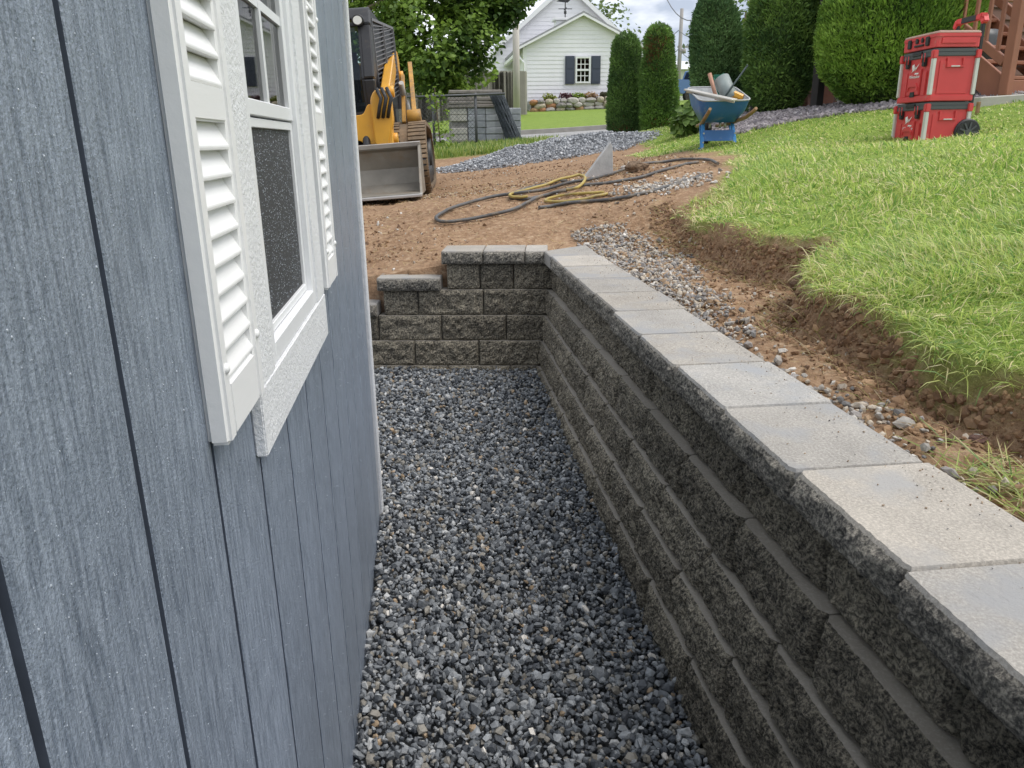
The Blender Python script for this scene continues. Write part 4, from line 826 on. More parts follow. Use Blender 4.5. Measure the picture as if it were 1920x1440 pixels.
def tool_case(name, label, z, H, W=.555, Dp=.42, rolling=False, group='red tool boxes in one stack'):
    t = thing(name, label, 'tool box', boxloc(z), TBR, group); w = W/2
    P_ = lambda n_, mt, fn, bv=0, par=None: part(n_, mt, par or t, fn, bv, 2)
    body = P_('body', M_RED, lambda q: q.prism(rounded([(-w+.02, .02), (w-.02, .02), (w-.02, Dp-.02), (-w+.02, Dp-.02)], .02, 3), 2, 0, H-.055), .006)
    P_('foot_band', M_RED, lambda q: q.prism(rounded([(-w+.004, .004), (w-.004, .004), (w-.004, Dp-.004), (-w+.004, Dp-.004)], .025, 3), 2, .002, .052), .006)
    P_('seal', M_BXG, lambda q: q.prism(rounded([(-w+.01, .008), (w-.01, .008), (w-.01, Dp-.008), (-w+.01, Dp-.008)], .02, 3), 2, H-.062, H-.028), .006)
    lid = P_('lid', M_BXG, lambda q: q.prism(rounded([(-w+.012, .012), (w-.012, .012), (w-.012, Dp-.012), (-w+.012, Dp-.012)], .02, 3), 2, H-.03, H), .01)
    P_('lid_rib', M_BXB, lambda q: [q.bb((x_, .05, H-.002), (x_+.06, Dp-.05, H+.006)) for x_ in (-.2, -.06, .08, .18)], .003, lid)
    for cx_ in (-1, 1):
        for cy_ in (0, 1):
            x_ = cx_*(w-.018); y_ = .018 if cy_ == 0 else Dp-.018
            P_('corner_post', M_BXW, lambda q: q.bb((x_-.017, y_-.017, .052), (x_+.017, y_+.017, H-.075)), .005)
            P_('corner_block', M_RED, lambda q: q.bb((x_-.023, y_-.023, H-.082), (x_+.023, y_+.023, H-.012)), .006)
    for x_ in (-.135, .135):
        la = P_('latch', M_BXB, lambda q: q.bb((x_-.025, -.008, H-.135), (x_+.025, .018, H-.065)), .006)
        P_('latch_bail', M_RED, lambda q: q.tube([(x_-.024, -.010, H-.10), (x_-.024, -.012, H-.03), (x_+.024, -.012, H-.03), (x_+.024, -.010, H-.10)], .004, 6), 0, la)
    P_('handle_recess', M_BXB, lambda q: q.bb((-.075, -.001, H-.04), (.075, .02, H-.005)), .004)
    P_('front_panel', M_RED, lambda q: (q.bb((-.105, .004, .06), (.105, .022, H-.15)), q.bb((-.19, .008, .05), (-.12, .022, H-.17)), q.bb((.12, .008, .05), (.19, .022, H-.17))), .006)
    P_('front_grip', M_RED, lambda q: q.prism([(-.085, .10), (-.085, .13), (-.055, .165), (.055, .165), (.085, .13), (.085, .10), (.07, .10), (.06, .13), (-.06, .13), (-.07, .10)], 1, -.006, .01), .003)
    P_('release_button', M_BXB, lambda q: q.bb((-.035, -.002, .045), (.035, .008, .09)), .003)
    # side handle (both short sides)
    for cx_ in (-1, 1):
        x_ = cx_*(w-.018)
        P_('side_panel', M_RED, lambda q: q.bb((x_-.004, .075, .06), (x_+.004, Dp-.075, H-.10)), .003)
        hb = P_('side_handle', M_RED, lambda q: (q.bb((x_-.016, .13, H-.155), (x_+.016, Dp-.13, H-.135)), q.bb((x_-.014, .13, H-.135), (x_+.014, .15, H-.075)), q.bb((x_-.014, Dp-.15, H-.135), (x_+.014, Dp-.13, H-.075))), .004)
        P_('handle_grip', M_BXW, lambda q: q.bb((x_+cx_*.016-.003, .17, H-.150), (x_+cx_*.016+.003, Dp-.17, H-.139)), .002, hb)
    logo(t, H*.62 if not rolling else H-.17, .003)
    return t, P_
H0, H1, H2 = .375, .43, .135
t0, P0 = tool_case('rolling_tool_box', 'wheeled red tool box at the bottom of the stack, standing in the grass', 0, H0, rolling=True)
for sx in (-1, 1):
    x_ = sx*.272
    wh = P0('wheel', M_BXB, lambda q: (q.cyl((x_-.025, .40, .118), (x_+.025, .40, .118), .115, 28)), .012)
    P0('wheel_hub', M_BXG, lambda q: (q.cyl((x_+sx*.024, .40, .118), (x_+sx*.034, .40, .118), .030, 12), [q.bar((x_+sx*.027, .40+.03*math.cos(a_), .118+.03*math.sin(a_)), (x_+sx*.027, .40+.085*math.cos(a_), .118+.085*math.sin(a_)), .012, .014) for a_ in np.arange(9)*2*math.pi/9]), .0, wh)
    P0('pull_post', M_BXB, lambda q: q.bb((sx*.19-.016, .435, .20), (sx*.19+.016, .465, 1.06)), .004)
P0('pull_handle', M_RED, lambda q: (q.bar((-.20, .45, 1.075), (.20, .45, 1.075), .046, .05), q.bar((-.215, .45, 1.02), (-.18, .45, 1.085), .05, .055, up=(0, 1, 0)), q.bar((.215, .45, 1.02), (.18, .45, 1.085), .05, .055, up=(0, 1, 0)), q.bb((.17, .405, 1.06), (.215, .47, 1.10))), .008)
P0('grip_pad', M_BXB, lambda q: q.bar((-.11, .45, 1.075), (.11, .45, 1.075), .050, .046), .004)
t1, P1 = tool_case('tool_box', 'tall red tool box in the middle of the stack, between wheeled base and flat case', H0+.008, H1)
# flat organiser
t2 = thing('organiser_case', 'flat red organiser case with dusty lid on top of the tool box stack', 'tool box', boxloc(H0+H1+.018, 0, .005), TBR+R(1.5), 'red tool boxes in one stack')
P2 = lambda n_, mt, fn, bv=0, par=None: part(n_, mt, par or t2, fn, bv, 2)
P2('body', M_RED, lambda q: q.prism(rounded([(-.265, .01), (.265, .01), (.265, .40), (-.265, .40)], .02, 3), 2, 0, H2-.03), .006)
lid = P2('lid', M_RED, lambda q: q.prism(rounded([(-.272, .004), (.272, .004), (.272, .406), (-.272, .406)], .025, 3), 2, H2-.055, H2-.022), .006)
P2('lid_rim', M_BXT, lambda q: q.prism(rounded([(-.268, .008), (.268, .008), (.268, .402), (-.268, .402)], .025, 3), 2, H2-.0215, H2-.006), .004, lid)
P2('lid_window', M_BXT, lambda q: q.bb((-.25, .03, H2-.007), (.25, .385, H2)), .003, lid)
for x_ in (-.15, .13): P2('latch', M_BXB, lambda q: q.bb((x_-.026, -.006, .025), (x_+.026, .02, H2-.035)), .005)
P2('front_handle', M_BXB, lambda q: (q.bb((-.06, -.002, .06), (-.02, .012, .10)), q.bb((.03, -.002, .06), (.06, .012, .10)), q.bb((-.07, -.004, .03), (.07, .012, .045))), .003)
for sx in (-1, 1): P2('side_rib', M_RED, lambda q: q.bb((sx*.268-.006, .05, .03), (sx*.268+.006, .36, .075)), .003)
# ------------------------------------------------------------------ wheelbarrow (handles towards -y)
M_BLU = mat('barrow_blue', (.035, .15, .40), .42, var=.12, vscale=5, bump=.05, dirt=((.30, .31, .31), 5, .56))
M_BLU2 = mat('leg_blue', (.05, .24, .55), .4, var=.1)
M_GRYIN = mat('dried_concrete', (.42, .43, .43), .85, var=.25, vscale=12, bump=.4)
M_WOOD = mat('handle_wood', (.30, .18, .085), .6, var=.25, vscale=14, stretch=(1, .15, 1), bump=.2)
M_TIRE = mat('tyre_rubber', (.025, .024, .023), .8, dirt=((.2, .14, .09), 9, .55))
bw = thing('wheelbarrow', 'blue wheelbarrow full of tools standing on the lawn in front of the tall evergreen', 'wheelbarrow', (3.28, 8.78, zg(3.28, 8.75)-.03), R(-7)); bw.rotation_euler.x = R(5); bw.scale = (.80, .80, .80)
bpart = lambda n_, mt, fn, bv=0, par=None: part(n_, mt, par or bw, fn, bv, 2)
def tray(q, inset=0.0, zt=.70, zb=.36):
    # rings: rim, belly, floor
    def rg(x0, x1, y0, y1, z, r, slope=0): return [(a_, b_, z+slope*(b_-y0)) for a_, b_ in rounded([(x0, y0), (x1, y0), (x1, y1), (x0, y1)], r, 4)]
    rings = [rg(-.345+inset, .345-inset, -.40+inset, .56-inset, zt-.05, .14, .15), rg(-.31+inset, .31-inset, -.34+inset, .46-inset, (zt+zb)/2-.02, .13, .08), rg(-.22+inset, .22-inset, -.20+inset, .22-inset, zb+inset, .10)]
    n_ = len(rings[0]); V = [p_ for r_ in rings for p_ in r_]; F_ = [(i*n_+j, i*n_+(j+1) % n_, (i+1)*n_+(j+1) % n_, (i+1)*n_+j) for i in range(2) for j in range(n_)]+[tuple(2*n_+j for j in range(n_))]
    q.add(V, F_, True); return rings[0]
rim = []
tr_o = bpart('tray', M_BLU, lambda q: rim.append(tray(q)))
bpart('tray_lining', M_GRYIN, lambda q: tray(q, .012, .697), 0, tr_o)
bpart('rim', M_GRYIN, lambda q: q.tube(rim[0], .011, 8, closed=True), 0, tr_o)
for sx in (-1, 1):
    bpart('handle', M_WOOD, lambda q: q.tube([(sx*.14, .60, .26), (sx*.20, .05, .33), (sx*.27, -.45, .44), (sx*.29, -.72, .53), (sx*.295, -.80, .57)], [.024, .026, .026, .024, .021], 8))
    bpart('leg', M_BLU2, lambda q: (q.bar((sx*.20, -.05, .34), (sx*.235, -.22, .02), .045, .03, up=(0, 1, 0)), q.bar((sx*.20, .12, .33), (sx*.235, -.20, .03), .035, .02, up=(0, 1, 0)), q.bar((sx*.235, -.30, .012), (sx*.235, -.12, .012), .045, .022)), .004)
    bpart('leg_bolt', M_EDGE, lambda q: [q.cyl((sx*.215, -.19, z_), (sx*.215, -.205, z_-.001), .012, 8) for z_ in (.10, .22)])
    bpart('axle_bracket', M_BLU, lambda q: q.bar((sx*.07, .62, .27), (sx*.06, .62, .16), .02, .04, up=(0, 1, 0)))
bpart('brace_panel', M_BLU, lambda q: q.add([(-.225, -.175, .115), (.225, -.175, .115), (.21, -.13, .255), (-.21, -.13, .255), (-.225, -.155, .115), (.225, -.155, .115), (.21, -.11, .255), (-.21, -.11, .255)], [(0, 1, 2, 3), (7, 6, 5, 4), (0, 4, 5, 1), (3, 2, 6, 7), (0, 3, 7, 4), (1, 5, 6, 2)]), .004)
for x_ in (-.12, .02, .09): bpart('tray_bracket', M_EDGE, lambda q: q.cyl((x_, -.10, .28), (x_, -.10, .37), .018, 8))
wl = bpart('wheel', M_TIRE, lambda q: q.lathe([(.10, -.035), (.15, -.05), (.185, -.04), (.195, 0), (.185, .04), (.15, .05), (.10, .035), (.10, -.035)], n=28)); wl.data.transform(Matrix.Translation((0, .62, .165)) @ Matrix.Rotation(math.pi/2, 4, 'Y'))
bpart('wheel_hub', M_EDGE, lambda q: q.cyl((-.04, .62, .165), (.04, .62, .165), .10, 20), .006, wl)
def bthing(name, label, cat, mt, fn, bv=0, group='tools lying in the wheelbarrow'):
    m_ = MB(); fn(m_); mw = Matrix.Translation(bw.location) @ bw.rotation_euler.to_matrix().to_4x4() @ Matrix.Scale(.80, 4); m_.v = [tuple(mw @ Vector(v_)) for v_ in m_.v]
    c_ = sum((Vector(v_) for v_ in m_.v), Vector())/len(m_.v); zmin = min(v_[2] for v_ in m_.v); c_.z = zmin
    o_ = m_.build(name, mt, None, bv, 1, off=c_); o_.location = c_; return tag(o_, label, cat, group)
M_ALU = mat('mag_level', (.55, .53, .48), .4, metal=.3, var=.1)
lv = bthing('spirit_level', 'long pale spirit level lying slantwise across the wheelbarrow rim', 'spirit level', M_ALU, lambda q: (q.bar((-.40, .25, .775), (.06, -.60, .665), .11, .024), q.bar((-.40, .25, .750), (.06, -.60, .640), .02, .03)), .004)
bthing('hammer_handle', 'pinkish wooden tool handle sticking up out of the wheelbarrow', 'tool handle', mat('pale_wood', (.45, .24, .16), .6, var=.15), lambda q: q.tube([(-.02, .0, .62), (-.12, .16, .98)], [.024, .028], 8))
bthing('bucket', 'grey-green plastic bucket lying on its side in the wheelbarrow', 'bucket', mat('grey_plastic', (.25, .29, .28), .5, var=.2, vscale=10), lambda q: q.tube([(.17, .02, .66), (.15, .04, .70), (.06, .20, .90), (.055, .21, .905)], [.075, .10, .115, .02], 16), .0)
bthing('trowel', 'green framed tool propped behind the grey bucket', 'tool', mat('tool_green', (.02, .16, .10), .5), lambda q: (q.tube([(.06, .25, .70), (-.04, .26, .93), (.10, .27, .97), (.14, .26, .85)], .016, 6), q.bb((-.03, .255, .90), (.08, .28, .965))), 0)
bthing('pry_bar', 'dark pry bar leaning to the right across the wheelbarrow', 'pry bar', mat('bar_steel', (.06, .08, .08), .4, metal=.5), lambda q: q.tube([(.03, -.12, .66), (.20, .0, .86), (.36, .10, 1.05), (.38, .10, 1.075), (.365, .10, 1.09)], [.013, .013, .013, .011, .008], 8))
bthing('drill', 'yellow and black power tool lying in the wheelbarrow', 'power tool', M_YEL, lambda q: (q.box((.24, .02, .70), (.22, .10, .09), Matrix.Rotation(.4, 3, 'Y')), q.box((.16, .02, .66), (.07, .07, .14)), q.box((.30, .06, .66), (.12, .1, .08))), .02)
# ------------------------------------------------------------------ things lying on the bare soil
def ground_hit(u, v, y0=3.0, y1=16.0):
    ys_ = np.linspace(y0, y1, 700); d = RC.T @ np.array([u-CXP, v-CYP, FPX]); xs_ = d[0]/d[1]*ys_; zs_ = CAMH+d[2]/d[1]*ys_; g_ = ground_z(xs_, ys_); k_ = np.argmax(zs_ <= g_); return Vector((xs_[k_], ys_[k_], g_[k_]))
def smooth_path(P_, n_=10):
    P_ = [Vector(p_) for p_ in P_]; o = []
    for i in range(len(P_)-1):
        a_, b_, c_, d_ = P_[max(i-1, 0)], P_[i], P_[i+1], P_[min(i+2, len(P_)-1)]
        for j in range(n_):
            t = j/n_; o.append(.5*((2*b_)+(c_-a_)*t+(2*a_-5*b_+4*c_-d_)*t*t+(3*b_-a_-3*c_+d_)*t**3))
    o.append(P_[-1]); return o
def hose(name, label, pts, r, mt, lift=0):
    G = [ground_hit(800+x_*.29167, 230+y_*.29167) for x_, y_ in pts]; P_ = smooth_path(G, 9); xs_ = np.array([p_.x for p_ in P_]); ys_ = np.array([p_.y for p_ in P_]); zz = ground_z(xs_, ys_)
    zz = np.convolve(np.pad(zz, 3, 'edge'), np.ones(7)/7, 'valid')+r*.9+lift; P_ = [Vector((a_, b_, c_)) for a_, b_, c_ in zip(xs_, ys_, zz)]
    c_ = Vector((xs_.mean(), ys_.mean(), zz.min()-r)); q = MB(); q.tube(P_, r, 8); o = q.build(name, mt, None, off=c_); o.location = c_; return tag(o, label, 'hose', 'hoses tangled on the soil')
M_HOSE = mat('hose_grey', (.085, .085, .085), .55, var=.3, vscale=6, dirt=((.26, .20, .13), 9, .5))
M_HOSY = mat('hose_yellow', (.40, .30, .075), .55, var=.25, vscale=6, dirt=((.20, .16, .11), 8, .5))
hose('hose', 'long dark grey hose looping from the bare soil towards the lawn', [(1745,262),(1650,275),(1450,335),(1250,385),(1050,410),(900,440),(780,475),(650,500),(545,495),(560,465),(700,420),(800,400),(900,385)], .0135, M_HOSE)
hose('hose', 'dark hose with the widest loop, curling round on the soil nearest the block wall', [(1870,285),(1800,250),(1600,255),(1400,280),(1250,325),(1100,368),(980,395),(800,440),(620,465),(450,490),(250,545),(110,600),(62,640),(150,660),(350,632),(550,580),(680,515),(780,485),(900,462)], .0135, M_HOSE, .012)
hose('hose', 'yellow hose with a small tight bend in the middle of the tangle', [(900,465),(975,435),(1018,390),(995,364),(930,372),(800,412),(650,455),(540,486),(560,503),(650,500)], .012, M_HOSY, .022)
hose('hose', 'yellow hose end folded back beside the straight grey hose', [(1160,470),(1080,490),(950,512),(800,522),(765,512),(860,490),(980,468),(1140,464)], .0115, M_HOSY, .008)
hose('hose', 'straight dark hose running from the tangle into the lawn', [(722,560),(830,548),(1000,525),(1300,488),(1500,440),(1650,390),(1770,345)], .0135, M_HOSE, .003)
# leaning offcut of concrete slab
a_ = ground_hit(1096, 334); 
sl = thing('slab_offcut', 'pale triangular concrete offcut standing on the soil behind the hoses', 'concrete slab', a_, 0)
k_ = a_.y/FPX*1.03
part('slab', mat('offcut_concrete', (.43, .43, .42), .85, var=.15, vscale=12, bump=.3), sl, lambda q: q.prism([(-.02, -.02), (52*k_, -.02), (49*k_, 52*k_), (45*k_, 60*k_), (43*k_, 57*k_)], 1, -.02, .055), .004)
# clod of roots
def clod(name, label, c_, s_, col_, seed):
    bm = bmesh.new(); bmesh.ops.create_icosphere(bm, subdivisions=3, radius=1)
    P_ = np.array([v_.co[:] for v_ in bm.verts]); d_ = 1+.35*fbm(P_*2.2, seed, 4)
    for v_, k2 in zip(bm.verts, d_): v_.co = Vector((v_.co.x*s_[0]*k2, v_.co.y*s_[1]*k2, v_.co.z*s_[2]*k2+s_[2]*.75))
    me = bpy.data.meshes.new(name); bm.to_mesh(me); bm.free(); o = obj(name, me, mat(name+str(seed), col_, .95, var=.4, vscale=30, bump=1, bscale=60, bdist=.02)); o.location = c_; return tag(o, label, 'clod')
clod('soil_clod', 'dark round clod of roots and soil behind the hoses', ground_hit(1194, 322), (.11, .08, .05), (.20, .135, .085), 3)
clod('loose_stone', 'pale stone beside the dark root clod', ground_hit(1172, 318), (.045, .03, .02), (.5, .47, .43), 4)
clod('embedded_rock', 'brown rock poking out of the cut bank under the lawn edge', (1.60, 3.02, .72), (.10, .09, .07), (.20, .13, .085), 5)
clod('loose_stone', 'reddish flat stone lying on the soil at the right edge', (1.22, 1.50, zg(1.22, 1.5)), (.024, .018, .010), (.16, .09, .07), 6)
# ------------------------------------------------------------------ white house across the street
M_WSID = mat('white_clapboard', (.88, .86, .90), .55, var=.03, vscale=3)
M_WTRIM = mat('house_trim', (.84, .84, .84), .5)
M_ROOF = mat('house_roof', (.30, .30, .31), .95, var=.2, vscale=8, bump=.4)
M_SHUT = mat('navy_shutter', (.055, .065, .10), .6)
M_PANE = glass_mat('house_glass', (.12, .13, .14))
def ring2(q, x0, x1, z0, z1, w, y0, y1): q.bb((x0, y0, z0), (x0+w, y1, z1)); q.bb((x1-w, y0, z0), (x1, y1, z1)); q.bb((x0+w, y0, z0), (x1-w, y1, z0+w)); q.bb((x0+w, y0, z1-w), (x1-w, y1, z1))
HY = 36.0
def hx_(u, v, y): p_ = at(u, v, y); return p_.x, p_.z
xl, zl = hx_(985, 196, HY); xr2, _ = hx_(1232, 190, HY); _, zea = hx_(985, 84, HY); xap, zap = hx_(1092, 27, HY)
house = thing('white_house', 'white clapboard house with dark shuttered window in its gable, across the street', 'house', (xl, HY, zl-.25)); HO = Vector(house.location)
hp = lambda n_, mt, fn, par=None, bv=0: (lambda m_: (fn(m_), m_.build(n_, mt, par or house, bv, 1, off=HO))[1])(MB())
xr2 = 2*xap-xl; hgt = zap-zea; half = xap-xl
def gable_w(z, xa, ha, ze, za): return ha if z <= ze else max(0, ha*(za-z)/(za-ze))
def clap(q, xa, ha, y_, z0, ze, za, st=.17, hole=None):
    z = z0
    while z < za-.05:
        z2 = min(z+st, za-.02); wa, wb = gable_w(z, xa, ha, ze, za), gable_w(z2, xa, ha, ze, za)
        spans = [(-1, 1)]
        q.add([(xa-wa, y_-.022, z), (xa+wa, y_-.022, z), (xa+wb, y_-.005, z2), (xa-wb, y_-.005, z2), (xa-wa, y_, z), (xa+wa, y_, z)], [(0, 1, 2, 3), (4, 5, 1, 0)]); z = z2
hp('gable_wall', M_WSID, lambda q: q.prism([(xl, zl-.3), (xr2, zl-.3), (xr2, zea), (xap, zap), (xl, zea)], 1, HY, HY+.2))
cb = hp('clapboards', M_WSID, lambda q: clap(q, xap, half, HY, zl-.05, zea, zap)); tag(cb, kind='stuff')
for a_, b_ in ((xl, xl+.2), (xr2-.2, xr2)): hp('side_wall', M_WSID, lambda q: q.bb((a_, HY+.2, zl-.3), (b_, HY+9, zea)))
for sx in (-1, 1):
    e_ = xap+sx*(half+.35); ze_ = zea-.35*hgt/half
    hp('roof_slope', M_ROOF, lambda q: q.prism([(xap, zap+.10), (e_, ze_+.10), (e_, ze_-.02), (xap, zap-.02)], 1, HY-.28, HY+9.2))
    hp('rake_board', M_WSID, lambda q: q.prism([(xap, zap+.02), (e_, ze_+.02), (e_, ze_-.07), (xap, zap-.07)], 1, HY-.31, HY-.20))
    hp('corner_board', M_WTRIM, lambda q: q.bb((xap+sx*half-.09, HY-.05, zl-.2), (xap+sx*half+.09, HY+.02, zea-.1)))
hp('gutter', M_WTRIM, lambda q: (q.bar((xl-.35, HY-.2, zea-.36), (xl-.35, HY+9, zea-.36), .14, .14), q.tube([(xl-.35, HY-.1, zea-.4), (xl-.05, HY-.1, zea-.75), (xl-.05, HY-.1, zl)], .05, 6)))
wx0, wzt = hx_(1080, 106, HY-.1); wx1, wzb = hx_(1106, 156, HY-.1)
wf = hp('window', M_WTRIM, lambda q: ring2(q, wx0-.02, wx1+.02, wzb, wzt, .07, HY-.14, HY-.02))

zm = (wzb+wzt)/2; wxa, wxb = wx0+.05, wx1-.05
hp('meeting_rail', M_WTRIM, lambda q: q.bb((wxa, HY-.12, zm-.04), (wxb, HY-.05, zm+.04)), wf)
hp('blind', mat('roller_blind', (.78, .80, .80), .7), lambda q: q.bb((wxa, HY-.068, zm+.38), (wxb, HY-.062, wzt-.07)), wf)
for i in range(3):
    for j in range(4):
        a_ = wxa+(wxb-wxa)*i/3+.015; b_ = wxa+(wxb-wxa)*(i+1)/3-.015; c_ = wzb+.07+(wzt-wzb-.14)*j/4+.015; d_ = wzb+.07+(wzt-wzb-.14)*(j+1)/4-.015
        hp('pane', M_PANE, lambda q: q.add([(a_, HY-.075, c_), (b_, HY-.075, c_), (b_, HY-.075, d_), (a_, HY-.075, d_)], [(0, 1, 2, 3)]), wf)
hp('unlit_room_panel', M_DARK, lambda q: q.bb((wxa, HY-.045, wzb), (wxb, HY-.038, wzt)), wf)  # thin dark panel behind the panes, its colour standing in for the unlit inside
hp('muntins', M_WTRIM, lambda q: ([q.bb((wxa+(wxb-wxa)*i/3-.016, HY-.085, wzb+.07), (wxa+(wxb-wxa)*i/3+.016, HY-.068, wzt-.07)) for i in (1, 2)], [q.bb((wxa, HY-.084, wzb+.07+(wzt-wzb-.14)*j/4-.016), (wxb, HY-.069, wzb+.07+(wzt-wzb-.14)*j/4+.016)) for j in (1, 3)]), wf)
for xa_, xb_ in ((wx0-.47, wx0-.06), (wx1+.06, wx1+.47)):
    sh_ = hp('shutter', M_SHUT, lambda q: (q.bb((xa_, HY-.10, wzb-.03), (xb_, HY-.04, wzt+.03))), None, .01)
    hp('shutter_panel', M_SHUT, lambda q: [q.bb((xa_+.06, HY-.112, z_), (xb_-.06, HY-.10, z2_)) for z_, z2_ in ((wzb+.05, zm-.05), (zm+.05, wzt-.05))], sh_, .008)
# taller rear block
RY = 41.0; rxl, rzl = hx_(915, 195, RY); rxa, rza = hx_(1062, -32, RY); rze = hx_(930, 60, RY)[1]
rear = thing('rear_house', 'taller white clapboard house block rising behind the gabled front with weathervane', 'house', (rxl, RY, rzl-.3)); RO = Vector(rear.location)
rp_ = lambda n_, mt, fn, par=None, bv=0: (lambda m_: (fn(m_), m_.build(n_, mt, par or rear, bv, 1, off=RO))[1])(MB())
rh = 4.0
rp_('gable_wall', M_WSID, lambda q: q.prism([(rxa-rh, rzl-.3), (rxa+rh, rzl-.3), (rxa+rh, rza-3.3), (rxa, rza), (rxa-rh, rza-3.3)], 1, RY, RY+.2))
c2_ = rp_('clapboards', M_WSID, lambda q: clap(q, rxa, rh, RY, rzl, rza-3.3, rza, .19)); tag(c2_, kind='stuff')
for sx in (-1, 1):
    rp_('roof_slope', M_WSID if sx < 0 else M_ROOF, lambda q: q.prism([(rxa, rza+.1), (rxa+sx*(rh+.3), rza-3.3-.2), (rxa+sx*(rh+.3), rza-3.3-.3), (rxa, rza-.02)], 1, RY-.25, RY+8))
    rp_('rake_board', M_WTRIM, lambda q: q.prism([(rxa, rza+.04), (rxa+sx*(rh+.3), rza-3.5), (rxa+sx*(rh+.3), rza-3.72), (rxa, rza-.2)], 1, RY-.30, RY-.18))
# side wing seen behind the tree
def wing(q):
    x1_, z1_ = hx_(1000, 0, 44); x0_, _ = hx_(905, 0, 44); zb_ = hx_(930, 200, 44)[1]; q.bb((x0_-1, 44, zb_-1), (rxa-rh+.5, 44.2, hx_(940, 18, 44)[1]))
    z = zb_
    while z < hx_(940, 18, 44)[1]-.1: q.add([(x0_-1, 43.95, z), (rxa-rh+.5, 43.95, z), (rxa-rh+.5, 43.99, z+.19), (x0_-1, 43.99, z+.19)], [(0, 1, 2, 3)]); z += .19
rp_('dormer_wall', M_WSID, wing)
wn_x, wn_z = hx_(964, 128, 43.8); 
rp_('window', M_WTRIM, lambda q: ring2(q, wn_x-.35, wn_x+.35, wn_z-.6, wn_z+.6, .09, 43.8, 43.92)); rp_('pane', M_PANE, lambda q: q.add([(wn_x-.3, 43.88, wn_z-.55), (wn_x+.3, 43.88, wn_z-.55), (wn_x+.3, 43.88, wn_z+.55), (wn_x-.3, 43.88, wn_z+.55)], [(0, 1, 2, 3)]), rear.children[-1])
vx_, vz_ = hx_(1062, 24, HY+.6)
cup = thing('cupola', 'small white cupola with dark weathervane above the gable of the white house', 'cupola', (vx_, HY+.9, zap-.9))
part('base', M_WTRIM, cup, lambda q: (q.bb((-.45, -.3, 0), (.45, .3, .75)), q.bb((-.55, -.4, .75), (.55, .4, .85))), .01)
part('weathervane', M_BLK, cup, lambda q: (q.cyl((0, 0, .85), (0, 0, 1.9), .025, 6), q.bar((-.3, 0, 1.25), (.3, 0, 1.25), .03), q.bar((0, -.3, 1.25), (0, .3, 1.25), .03), q.cyl((0, 0, 1.05), (0, 0, 1.17), .06, 8), q.prism([(-.4, 1.55), (.1, 1.5), (.35, 1.7), (.1, 1.85), (-.1, 1.7)], 1, -.02, .02)), 0)
# stone bed wall with planting below the gable
sb = thing('stone_bed', 'low bed wall of rounded multicoloured fieldstones along the foot of the white house', 'stone wall', (xl, HY-1.1, zl-.2)); SBO = Vector(sb.location)
SCOL = [mat('fieldstone_%d' % i, c_, .85, var=.2, vscale=3, bump=.4, bscale=8) for i, c_ in enumerate([(.30,.28,.26),(.36,.22,.12),(.42,.36,.28),(.24,.22,.21),(.40,.37,.34),(.33,.16,.08)])]
fsm = []
for i in range(6):
    bm = bmesh.new(); bmesh.ops.create_icosphere(bm, subdivisions=2, radius=.5); P_ = np.array([v_.co[:] for v_ in bm.verts]); d_ = 1+.3*fbm(P_*2.0, 80+i, 2)
    for v_, k2 in zip(bm.verts, d_): v_.co *= k2
    me = bpy.data.meshes.new('stone'); bm.to_mesh(me); bm.free(); me.materials.append(SCOL[i]); fsm.append(me)
x = xl+.05
for row in range(3):
    x = xl+.05+.15*(row % 2)
    while x < xl+5.4:
        w_s = random.uniform(.30, .62); o = bpy.data.objects.new('stone', random.choice([fsm[i_] for i_ in (0, 0, 1, 2, 2, 3, 4, 4, 4, 5)])); COL.objects.link(o); o.parent = sb
        slope = float(base_z(x, HY-1.1))
        o.location = Vector((x+w_s/2, HY-1.1+random.uniform(-.05, .05), slope+.04+row*.17))-SBO; o.scale = (w_s*1.12, .4, random.uniform(.24, .34)); o.rotation_euler = (0, random.uniform(-.15, .15), 0); x += w_s*.93
part('bed_soil', mat('bed_soil', (.10, .07, .05), .95), sb, lambda q: q.add([tuple(Vector((xl+.1+5.2*t_, HY-1.1+dy_, float(base_z(xl+.1+5.2*t_, HY-1.1))+zz))-SBO) for t_ in (0, 1) for dy_, zz in ((-.05, .0), (-.05, .46), (1.05, .50))], [(0, 1, 4, 3), (1, 2, 5, 4)]))
